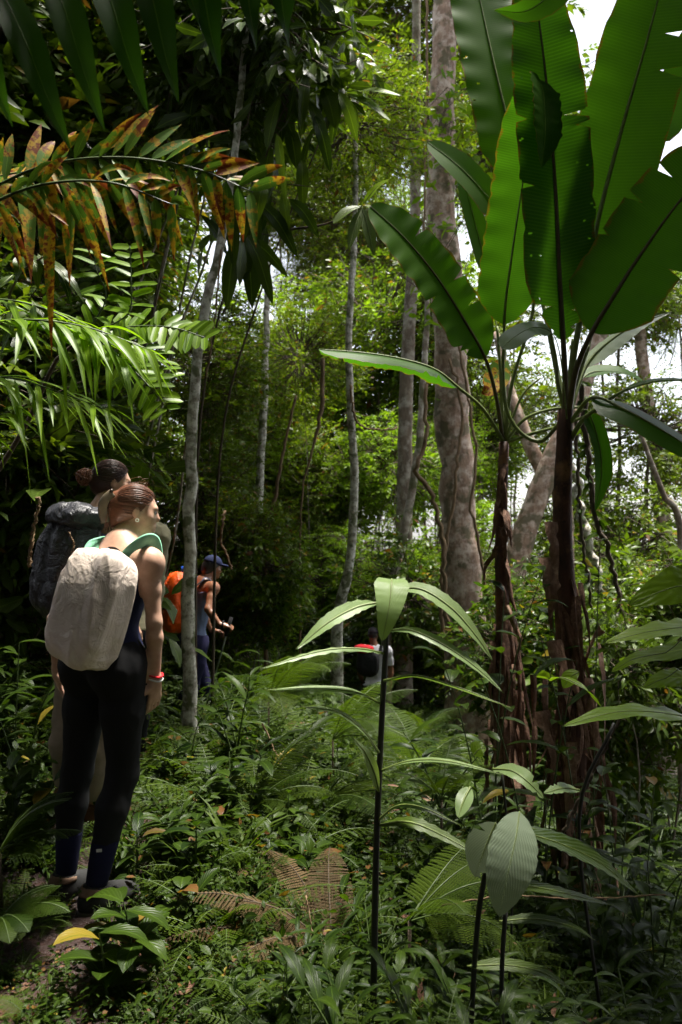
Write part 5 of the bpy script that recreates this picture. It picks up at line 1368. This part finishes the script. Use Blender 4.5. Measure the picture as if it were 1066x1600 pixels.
def backpack(name, label, c, ax, size, mat, wr=.012, seed=0, taper=.0, n=84, e=None, p=2.6, folds=9.0):
    """stuffed sack: superellipsoid with gathered creases"""
    R_, O_, U_ = [nrm(x) for x in ax]; c = np.asarray(c, float)
    if e is None:
        e = empty(name, c - U_ * size[2] / 2); tag(e, label, 'backpack')
    th = np.linspace(0, 2 * np.pi, n, endpoint=False); ph = np.linspace(-np.pi / 2, np.pi / 2, n // 2 + 1)
    TH, PH = np.meshgrid(th, ph, indexing='ij')
    sg = lambda x, q: np.sign(x) * np.abs(x) ** q
    q = 2 / p
    X = sg(np.cos(PH), q) * sg(np.cos(TH), q); Y = sg(np.cos(PH), q) * sg(np.sin(TH), q); Z = sg(np.sin(PH), q)
    wx = (1 + taper * -Z) * (1 - .10 * np.clip(np.abs(Z), 0, 1) ** 3)
    loc = np.stack([X * size[0] / 2 * wx, Y * size[1] / 2 * wx, Z * size[2] / 2], -1).reshape(-1, 3)
    nn = nrm(np.stack([X, Y, Z], -1).reshape(-1, 3) / (np.array(size) / 2))
    dsp = np.zeros(len(loc))
    for k, v in enumerate(loc):
        a = mnoise.noise(Vector((v[0] * folds * 1.5 + v[2] * 2.0 + seed, v[1] * folds * 1.5, v[2] * folds * .22 + seed)))
        b_ = mnoise.noise(Vector(((v[0] + v[2] * .7) * folds * 3.0 + 7, v[1] * folds * 2.0 + seed, (v[2] - v[0] * .7) * folds * .5)))
        dsp[k] = (.5 - abs(a) ** .8 * 2) * wr + (.4 - abs(b_) ** .8 * 1.6) * wr * .45
    loc = loc + nn * dsp[:, None]
    W = c + loc[:, :1] * R_ + loc[:, 1:2] * O_ + loc[:, 2:] * U_
    i, j = np.meshgrid(np.arange(n), np.arange(n // 2), indexing='ij'); M_ = n // 2 + 1
    m = MB(); m.add(W, np.stack([i * M_ + j, ((i + 1) % n) * M_ + j, ((i + 1) % n) * M_ + j + 1, i * M_ + j + 1], -1).reshape(-1, 4), None, loc[:, [0, 2]], .5)
    m.build('bag' if size[2] > .2 else 'pocket', mat, e)
    return e


def band(e, pts, w, mat, name='shoulder_strap', thick=.16, up=(0, 0, 1), n=22):
    C = cr(np.array(pts), n); m = MB(); tube(m, C, w / 2, 10, flat=thick, up=up); return m.build(name, mat, e)


def gz(p):
    return float(ground_z(p[0], p[1]))


# ---- woman with the off-white pack cover
yaw = math.radians(30); F1 = np.array([math.sin(yaw), math.cos(yaw), 0]); R1 = np.array([math.cos(yaw), -math.sin(yaw), 0])
pel = P(166, 1030, 3.2); c7 = P(191, 847, 3.27); shc = P(189, 878, 3.27)
J = dict(pel=pel, c7=c7, head=P(214, 797, 3.33), sh_l=shc - R1 * .158, sh_r=shc + R1 * .158, el_r=P(241, 972, 3.17), wr_r=P(243, 1060, 3.20), el_l=P(86, 968, 3.36), wr_l=P(90, 1045, 3.40),
         hip_l=pel - R1 * .088 - [0, 0, .03], hip_r=pel + R1 * .088 - [0, 0, .03], kn_l=P(121, 1205, 3.26), kn_r=P(192, 1208, 3.16), an_l=P(104, 1370, 3.22), an_r=P(152, 1366, 3.08))
for sd in 'lr':
    J['an_' + sd][2] = gz(J['an_' + sd]) + .125
HF1 = np.array([.93, .30, -.12])
pr, B = body_prims(J, F1, HF1, True, .97)
pr += hand(J['wr_r'], np.array([-.05, .06, -1]), np.array([-.85, .5, 0]), .98, .55, -1) + hand(J['wr_l'], np.array([.1, .1, -1]), np.array([.8, .4, 0]), .98, .5, 1)
w1 = empty('person', [J['an_r'][0], J['an_r'][1], gz(J['an_r'])]); tag(w1, 'person in black leggings with white pack cover, hair clipped up, looking right', 'person', 'walkers on the trail')
sdf_obj('body', pr, .0065, SKIN, w1)
sdf_obj('leggings', pick(pr, 'leg', 'pelvis', 'torso'), .008, BLACK, w1, .005, [(pel + B['su'] * .10, B['su']), (J['an_r'] + [0, 0, .105], (0, 0, -1))], .002, 22)
sdf_obj('tank_top', pick(pr, 'torso', 'pelvis'), .008, NAVY, w1, .007, [(pel + B['su'] * .33, B['su'] + B['tf'] * .25), (pel + B['su'] * .05, -B['su'])], .003, 18)
for sd in 'lr':
    sdf_obj('sock', pick(pr, 'leg'), .008, SOCK, w1, .0075, [(J['an_' + sd] + [0, 0, .15], (0, 0, 1)), (J['an_' + sd] - [0, 0, .055], (0, 0, -1)), (J['an_' + sd] + R1 * (.075 if sd == 'l' else -.075), R1 * (1 if sd == 'l' else -1))])
    shoe(w1, J['an_' + sd], F1 + [.25, 0, 0], gz(J['an_' + sd]) - .005)
m = MB(); c_ = J['an_r'] + np.array([.012, -.050, .14]); m.add([c_, c_ + [.02, .004, 0], c_ + [.02, .004, -.012], c_ + [0, 0, -.012]], [(0, 1, 2, 3)]); m.build('sock_label', GREYP, w1)
hn = B['hf'] * .80 - B['hu'] * .62
hr_ = sdf_obj('hair', [ell(B['H'](-.014, .022, 0), B['HA'], [.079, .102, .096], .02), ell(B['H'](-.075, -.035, 0), B['HA'], [.05, .045, .055], .04), ell(B['H'](-.105, .01, .0), B['HA'], [.034, .034, .06], .03), cap(B['H'](-.11, .0, 0), B['H'](-.105, -.085, .01), .024, .010, .02)], .006, HAIR1, w1, 0, [(B['H'](.028, .012, 0), hn)])
hair_strands(w1, B, hr_, (0, -1, -.05), HAIR1, 150)
m = MB()
for k in range(16):
    st = B['H'](-.105 + rng.normal(0, .012), .03 + rng.normal(0, .03), rng.normal(0, .02)); tube(m, cr([st, st - B['hf'] * .03 - B['hu'] * .03 + rng.normal(0, .012, 3), st - B['hf'] * .01 - B['hu'] * .11 + rng.normal(0, .02, 3)], 9), np.linspace(.0045, .0012, 9), 4, r=rng.random())
for k in range(12):
    a = rng.uniform(-1.2, 1.2); st = B['H'](-.03 + .06 * math.cos(a), .115, .05 * math.sin(a)); tube(m, cr([st - B['hu'] * .01, st + B['hu'] * .012 + rng.normal(0, .012, 3), st - B['hf'] * .04 + rng.normal(0, .014, 3)], 7), .0009, 3, r=rng.random())
m.build('loose_hair', HAIR1, hr_)['kind'] = 'stuff'
eyes(w1, B)
m = MB(); ec = B['H'](.002, -.046, .082); th = np.linspace(0, 6.283, 12); tube(m, ec + np.outer(np.cos(th), B['hf']) * .006 + np.outer(np.sin(th), B['hu']) * .006, .0025, 5); m.build('earring', WHITEP, w1)
# hair clip
clip = empty('hair_clip', B['H'](-.135, .0, .02)); tag(clip, 'horn-coloured claw hair clip holding up auburn hair', 'hair clip')
for sg, mt in ((1, CLIPM), (-1, CLIPD)):
    a0 = B['H'](-.118, .065, .028 * sg + .012)
    band(clip, [a0, a0 - B['hf'] * .028 - B['hu'] * .035 + B['hr'] * .008 * sg, a0 - B['hf'] * .03 - B['hu'] * .08 + B['hr'] * .006 * sg, a0 - B['hf'] * .012 - B['hu'] * .125], .036, mt, 'jaw', .25, B['hr'])
    for k in range(5):
        p0 = a0 - B['hf'] * .018 - B['hu'] * (.02 + .022 * k); m = MB(); tube(m, cr([p0, p0 + B['hf'] * .02 - B['hr'] * .012 * sg, p0 + B['hf'] * .035 - B['hr'] * .03 * sg], 6), np.linspace(.004, .002, 6), 4); m.build('tooth', CLIPD, clip)
m = MB(); tube(m, [B['H'](-.125, .072, -.03), B['H'](-.125, .072, .05)], .008, 8); m.build('hinge', CLIPD, clip)
# pack
pk_up = nrm(np.array([.27, .10, 1.0])); pk_out = nrm(-F1 + pk_up * np.dot(F1, pk_up)); pk_r = np.cross(pk_out, pk_up) * -1
pk = backpack('backpack', 'off-white crinkled rain cover over a backpack with mint green straps', P(144, 950, 3.04), (pk_r, pk_out, pk_up), (.275, .21, .46), COVER, .013, 3, .03, 140, p=4.2, folds=7.0)
for pth in ([(188, 878, 3.10), (200, 862, 3.09), (218, 848, 3.12), (234, 846, 3.20), (243, 858, 3.28), (246, 900, 3.32)], [(138, 872, 3.20), (142, 858, 3.22), (148, 846, 3.28), (155, 842, 3.36), (160, 856, 3.44), (160, 900, 3.46)]):
    band(pk, [P(*p) for p in pth], .072, MINT, thick=.16, up=(0, 0, 1))
band(pk, [P(163, 868, 3.10), P(168, 857, 3.09), P(180, 857, 3.10), P(190, 866, 3.12)], .016, BLACK, 'haul_loop', .4)
for q in range(2):
    w0 = J['wr_r'] + np.array([0, 0, .012 - .016 * q]); th = np.linspace(0, 6.283, 26)
    m = MB(); tube(m, w0 + np.column_stack([np.cos(th) * .029, np.sin(th) * .029, .004 * np.sin(th * 2)]), .0045 if q == 0 else .0035, 6); tag(m.build('bracelet', RED if q == 0 else WHITEP, org=w0), ('red' if q == 0 else 'white beaded') + ' bracelet on the wrist above the black leggings', 'bracelet')

# ---- woman behind with the black pack
yaw = math.radians(48); F2 = np.array([math.sin(yaw), math.cos(yaw), 0]); R2 = np.array([math.cos(yaw), -math.sin(yaw), 0])
pel = P(142, 985, 3.82); c7 = P(158, 800, 3.84); shc = P(158, 826, 3.86)
J = dict(pel=pel, c7=c7, head=P(176, 753, 3.90), sh_l=shc - R2 * .15, sh_r=shc + R2 * .15, el_r=P(196, 905, 3.72), wr_r=P(205, 970, 3.9), el_l=P(112, 920, 3.98), wr_l=P(120, 985, 4.1),
         hip_l=pel - R2 * .085 - [0, 0, .03], hip_r=pel + R2 * .085 - [0, 0, .03], kn_l=P(112, 1120, 3.95), kn_r=P(152, 1122, 3.76), an_l=P(106, 1235, 4.0), an_r=P(149, 1232, 3.82))
for sd in 'lr':
    J['an_' + sd][2] = gz(J['an_' + sd]) + .10
HF2 = np.array([.88, .45, -.12]); pr, B = body_prims(J, F2, HF2, True, .98)
pr += hand(J['wr_r'], np.array([.3, .2, -1]), np.array([-.8, .5, 0]), .97, .5, -1) + hand(J['wr_l'], np.array([.1, .1, -1]), np.array([.8, .4, 0]), .97, .5, 1)
w2 = empty('person', [J['an_r'][0], J['an_r'][1], gz(J['an_r'])]); tag(w2, 'person with hair in a bun and lilac top, carrying a black pack', 'person', 'walkers on the trail')
sdf_obj('body', pr, .008, SKIN, w2)
sdf_obj('top', pick(pr, 'torso', 'pelvis'), .009, LILAC, w2, .006, [(pel + B['su'] * .42, B['su'] * 1.0 - B['tr'] * .35), (pel + B['su'] * .02, -B['su'])], .003, 18)
sdf_obj('trousers', pick(pr, 'leg', 'pelvis'), .010, KHAKI, w2, .024, [(pel + B['su'] * .08, B['su']), (J['an_r'] + [0, 0, .04], (0, 0, -1))], .009, 12, 2)
for sd in 'lr':
    shoe(w2, J['an_' + sd], F2, gz(J['an_' + sd]) - .005, BOOT, BOOT)
hr_ = sdf_obj('hair', [ell(B['H'](-.014, .022, 0), B['HA'], [.079, .102, .095], .02), ell(B['H'](-.07, -.03, 0), B['HA'], [.045, .045, .05], .04), ell(B['H'](-.145, .008, 0), B['HA'], [.040, .040, .040], .02)], .007, HAIR2, w2, 0, [(B['H'](.034, .014, 0), B['hf'] * .8 - B['hu'] * .6)])
hair_strands(w2, B, hr_, (0, -1, .0), HAIR2, 130)
m = MB()
for k in range(46):
    a, b_ = rng.random() * 6.283, rng.uniform(-1, 1); c0 = B['H'](-.147, .008, 0); d0 = nrm(rng.normal(size=3)); d1 = nrm(np.cross(d0, rng.normal(size=3))); th = np.linspace(0, rng.uniform(2, 4), 12)[:, None]
    tube(m, c0 + (np.cos(th) * d0 + np.sin(th) * d1) * (.040 + rng.normal(0, .003)), np.linspace(.004, .002, 12), 4, r=rng.uniform(.3, 1.4))
m.build('bun', HAIR1, hr_)['kind'] = 'stuff'
eyes(w2, B)
pk_up = nrm(np.array([.16, .12, 1.0])); pk_out = nrm(-F2 + pk_up * np.dot(F2, pk_up)); pk_r = -np.cross(pk_out, pk_up)
pk2 = backpack('backpack', 'large black crinkled backpack behind the white pack cover', P(107, 878, 3.64), (pk_r, pk_out, pk_up), (.33, .27, .54), BLKNYL, .022, 11, .04, 96)
backpack('backpack', '', P(122, 808, 3.62), (pk_r, pk_out, nrm(pk_up + [.3, 0, 0])), (.29, .24, .12), BLKNYL, .022, 21, 0, 60, e=pk2)
backpack('backpack', '', P(88, 930, 3.52), (pk_r, pk_out, pk_up), (.20, .12, .18), PACKBLK, .012, 31, 0, 48, e=pk2)
for sg in (-1, 1):
    s0 = c7 + R2 * .09 * sg
    band(pk2, [s0 - F2 * .12 - [0, 0, .05], s0 - F2 * .02 + [0, 0, .012], s0 + F2 * .06 - [0, 0, .01], s0 + F2 * .10 - [0, 0, .12], s0 + F2 * .06 + R2 * .04 * sg - [0, 0, .25]], .055, BLACK)

# ---- person in olive, mostly hidden
yaw = math.radians(25); F3 = np.array([math.sin(yaw), math.cos(yaw), 0]); R3 = np.array([math.cos(yaw), -math.sin(yaw), 0])
pel = P(212, 985, 4.95); c7 = P(220, 822, 5.1); shc = P(221, 838, 5.06)
J = dict(pel=pel, c7=c7, head=P(222, 800, 5.24), sh_l=shc - R3 * .15, sh_r=shc + R3 * .12, el_r=P(243, 905, 5.05), wr_r=P(238, 965, 5.1), el_l=P(190, 910, 5.2), wr_l=P(192, 975, 5.2),
         hip_l=pel - R3 * .085 - [0, 0, .03], hip_r=pel + R3 * .085 - [0, 0, .03], kn_l=P(196, 1090, 5.1), kn_r=P(220, 1090, 4.95), an_l=P(192, 1195, 5.1), an_r=P(214, 1195, 4.95))
for sd in 'lr':
    J['an_' + sd][2] = gz(J['an_' + sd]) + .10
pr, B = body_prims(J, F3, np.array([.3, .8, -.5]), False, .92)
pr += hand(J['wr_r'], np.array([0, .1, -1]), np.array([-.8, .5, 0]), .95, .5, -1) + hand(J['wr_l'], np.array([.1, .1, -1]), np.array([.8, .4, 0]), .95, .5, 1)
w3 = empty('person', [J['an_r'][0], J['an_r'][1], gz(J['an_r'])]); tag(w3, 'person in an olive long-sleeved shirt mostly hidden behind the white pack wearer', 'person', 'walkers on the trail')
sdf_obj('body', pr, .012, SKIN, w3)
sdf_obj('shirt', pick(pr, 'torso', 'pelvis', 'arm'), .012, OLIVE, w3, .016, [(pel - B['su'] * .02, -B['su'])], .008, 22)
sdf_obj('trousers', pick(pr, 'leg', 'pelvis'), .014, BLACK, w3, .015, [(pel + B['su'] * .08, B['su']), (J['an_r'], (0, 0, -1))])
for sd in 'lr':
    shoe(w3, J['an_' + sd], F3, gz(J['an_' + sd]), BOOT, BOOT)
sdf_obj('hair', [ell(B['H'](-.014, .022, 0), B['HA'], [.078, .1, .094], .02)], .01, HAIR_BLACK, w3, 0, [(B['H'](.034, .014, 0), B['hf'] * .8 - B['hu'] * .6)])

# ---- person with the orange pack cover
yaw = math.radians(62); F4 = np.array([math.sin(yaw), math.cos(yaw), 0]); R4 = np.array([math.cos(yaw), -math.sin(yaw), 0])
pel = P(302, 1003, 7.5); c7 = P(318, 907, 7.55); shc = P(320, 917, 7.52)
J = dict(pel=pel, c7=c7, head=P(333, 886, 7.6), sh_l=shc - R4 * .16, sh_r=shc + R4 * .16 + F4 * .03, el_r=P(325, 952, 7.25), wr_r=P(345, 977, 7.2), el_l=P(318, 960, 7.75), wr_l=P(330, 985, 7.8),
         hip_l=pel - R4 * .088 - [0, 0, .03], hip_r=pel + R4 * .088 - [0, 0, .03], kn_l=P(318, 1070, 7.6), kn_r=P(299, 1072, 7.45), an_l=P(316, 1135, 7.65), an_r=P(285, 1135, 7.4))
for sd in 'lr':
    J['an_' + sd][2] = gz(J['an_' + sd]) + .10
pr, B = body_prims(J, F4, np.array([.8, .5, -.25]), True, 1.0)
pr += hand(J['wr_r'], np.array([.95, .1, -.05]), np.array([.1, .3, -.9]), 1.0, 1.5, 1) + hand(J['wr_l'], np.array([.9, .2, -.1]), np.array([.1, -.3, -.9]), 1.0, 1.2, -1)
w4 = empty('person', [J['an_r'][0], J['an_r'][1], gz(J['an_r'])]); tag(w4, 'person in a blue cap holding a walking pole beside the slim trunk', 'person', 'walkers on the trail')
sdf_obj('body', pr, .010, SKIN_TAN, w4)
sdf_obj('tank_top', pick(pr, 'torso', 'pelvis'), .011, GREYBLUE, w4, .007, [(pel + B['su'] * .44, B['su'] - B['tr'] * .3), (pel, -B['su'])], .004, 16)
for sg in (-1, 1):
    s0 = c7 + R4 * .10 * sg; band(w4, [s0 - F4 * .10 - [0, 0, .14], s0 - F4 * .03 + [0, 0, .028], s0 + F4 * .06 - [0, 0, .02], s0 + F4 * .09 - [0, 0, .14]], .03, GREYBLUE, 'top_strap', .25)
sdf_obj('trousers', pick(pr, 'leg', 'pelvis'), .012, PURPLE, w4, .016, [(pel + B['su'] * .08, B['su']), (J['an_r'], (0, 0, -1))], .006, 14)
for sd in 'lr':
    shoe(w4, J['an_' + sd], F4, gz(J['an_' + sd]), BOOT, BOOT)
sdf_obj('hair', [ell(B['H'](-.02, .01, 0), B['HA'], [.079, .1, .09], .02), ell(B['H'](-.07, -.05, 0), B['HA'], [.06, .05, .06], .04)], .009, HAIR_BLACK, w4, 0, [(B['H'](.02, .0, 0), B['hf'] * .8 - B['hu'] * .6)])
cp = sdf_obj('cap', [ell(B['H'](-.012, .03, 0), B['HA'], [.086, .108, .098], .02)], .008, CAPBLUE, w4, 0, [(B['H'](0, .035, 0), -B['hu'] - B['hf'] * .12)])
sdf_obj('peak', [ell(B['H'](.10, .045, 0), B['HA'], [.075, .075, .014], .02)], .008, CAPBLUE, cp, 0, [(B['H'](.06, 0, 0), -B['hf'])])
m = MB(); th = np.linspace(0, 6.283, 20); w0 = J['wr_r'] + [.02, 0, 0]; tube(m, w0 + np.column_stack([.004 * np.sin(th), np.cos(th) * .034, np.sin(th) * .036]), .010, 6); m.build('watch', BLACK, w4)
pole = empty('trekking_pole', P(311, 1060, 7.0)); tag(pole, 'thin grey walking pole held by the person in the blue cap', 'trekking pole')
hp_ = J['wr_r'] + np.array([.075, .01, .0]); tip = hp_ + np.array([-.28, -.05, -.95]); tip[2] = gz(tip)
m = MB(); tube(m, [hp_ + (hp_ - tip) * .05, hp_, tip], .008, 8); m.build('shaft', METAL, pole)
m = MB(); tube(m, [hp_ + (hp_ - tip) * .07, hp_ - (hp_ - tip) * .10], .016, 8); m.build('grip', BLACK, pole)
pk_up = nrm(np.array([.12, .1, 1.0])); pk_out = nrm(-F4 + pk_up * np.dot(F4, pk_up)); pk_r = -np.cross(pk_out, pk_up)
pc = P(276, 941, 7.42); pk4 = backpack('backpack', 'bright orange rain cover over a backpack beside the slim trunk', pc, (pk_r, pk_out, pk_up), (.36, .27, .56), ORANGE, .014, 41, .03, 84, p=3.2)
def patch(e, px, py, d, w, h, mat, name):
    a = P(px, py, d); s = d / FPX; m = MB(); m.add([a, a + [w * s, 0, 0], a + [w * s, 0, -h * s], a + [0, 0, -h * s]], [(0, 3, 2, 1)]); m.build(name, mat, e)
patch(pk4, 254, 934, 7.16, 9, 5, GREYP, 'badge'); patch(pk4, 254, 947, 7.16, 13, 6, BLACK, 'badge')
m = MB(); tube(m, [pc + pk_up * .27 - pk_out * .03, pc + pk_up * .34 - pk_out * .03], .03, 10); m.build('bottle_cap', BLUE, pk4)
for sg in (-1, 1):
    s0 = c7 + R4 * .10 * sg; band(pk4, [s0 - F4 * .13 - [0, 0, .06], s0 - F4 * .02 + [0, 0, .015], s0 + F4 * .07 - [0, 0, .03], s0 + F4 * .09 - [0, 0, .16]], .05, BLACK)

# ---- person in the white shirt, farther down the trail
yaw = math.radians(14); F5 = np.array([math.sin(yaw), math.cos(yaw), 0]); R5 = np.array([math.cos(yaw), -math.sin(yaw), 0])
d5 = 12.6; pel = P(586, 1072, d5); c7 = P(586, 1011, d5); shc = P(587, 1017, d5)
J = dict(pel=pel, c7=c7, head=P(583, 992, d5 + .05), sh_l=shc - R5 * .19, sh_r=shc + R5 * .18, el_r=P(611, 1046, d5), wr_r=P(610, 1068, d5 - .05), el_l=P(562, 1046, d5), wr_l=P(566, 1068, d5 + .1),
         hip_l=pel - R5 * .09 - [0, 0, .03], hip_r=pel + R5 * .09 - [0, 0, .03], kn_l=P(577, 1112, d5 + .05), kn_r=P(597, 1110, d5), an_l=P(576, 1148, d5), an_r=P(598, 1148, d5))
for sd in 'lr':
    J['an_' + sd][2] = gz(J['an_' + sd]) + .10
pr, B = body_prims(J, F5, np.array([.35, .9, -.15]), False, 1.0)
pr += hand(J['wr_r'], np.array([.05, .1, -1]), np.array([-.8, .5, 0]), 1.08, .6, -1) + hand(J['wr_l'], np.array([.1, .1, -1]), np.array([.8, .4, 0]), 1.08, .5, 1)
w5 = empty('person', [J['an_r'][0], J['an_r'][1], gz(J['an_r'])]); tag(w5, 'person in a white T-shirt and black cap farther down the trail', 'person', 'walkers on the trail')
sdf_obj('body', pr, .012, SKIN_TAN, w5)
arm_up = [p for p in pick(pr, 'arm')]
sdf_obj('t_shirt', pick(pr, 'torso', 'pelvis') + arm_up, .013, WHITE, w5, .016, [(J['el_r'] + [0, 0, .07], (0, 0, -1))], .006, 12)
sdf_obj('shirt_body', pick(pr, 'torso', 'pelvis'), .013, WHITE, w5, .018, [(pel + [0, 0, .02], (0, 0, -1))], .006, 12)
sdf_obj('trousers', pick(pr, 'leg', 'pelvis'), .014, BLACK, w5, .018, [(pel + B['su'] * .08, B['su']), (J['an_r'], (0, 0, -1))])
for sd in 'lr':
    shoe(w5, J['an_' + sd], F5, gz(J['an_' + sd]), BOOT, BOOT)
sdf_obj('hair', [ell(B['H'](-.02, .0, 0), B['HA'], [.077, .097, .085], .02)], .01, HAIR_BLACK, w5, 0, [(B['H'](.0, .0, 0), B['hf'] * .8 - B['hu'] * .5), (B['H'](0, -.05, 0), -B['hu'])])
cp = sdf_obj('cap', [ell(B['H'](-.012, .03, 0), B['HA'], [.086, .108, .10], .02)], .01, CAPBLACK, w5, 0, [(B['H'](0, .025, 0), -B['hu'])])
sdf_obj('peak', [ell(B['H'](.10, .04, 0), B['HA'], [.075, .075, .014], .02)], .01, CAPBLACK, cp, 0, [(B['H'](.06, 0, 0), -B['hf'])])
pk_up = nrm(np.array([.04, .05, 1.0])); pk_out = nrm(-F5 + pk_up * np.dot(F5, pk_up)); pk_r = -np.cross(pk_out, pk_up)
pk5 = backpack('backpack', 'black backpack with a red top worn over the white T-shirt', P(575, 1036, 12.3), (pk_r, pk_out, pk_up), (.36, .22, .42), PACKBLK, .012, 51, 0, 60, p=3.2)
backpack('backpack', '', P(569, 1014, 12.28), (pk_r, pk_out, pk_up), (.30, .16, .13), RED, .012, 61, 0, 40, e=pk5)
for sg in (-1, 1):
    s0 = c7 + R5 * .11 * sg; band(pk5, [s0 - F5 * .16 - [0, 0, .06], s0 - F5 * .02 + [0, 0, .03], s0 + F5 * .07 - [0, 0, .03], s0 + F5 * .11 - [0, 0, .16]], .055, BLACK)
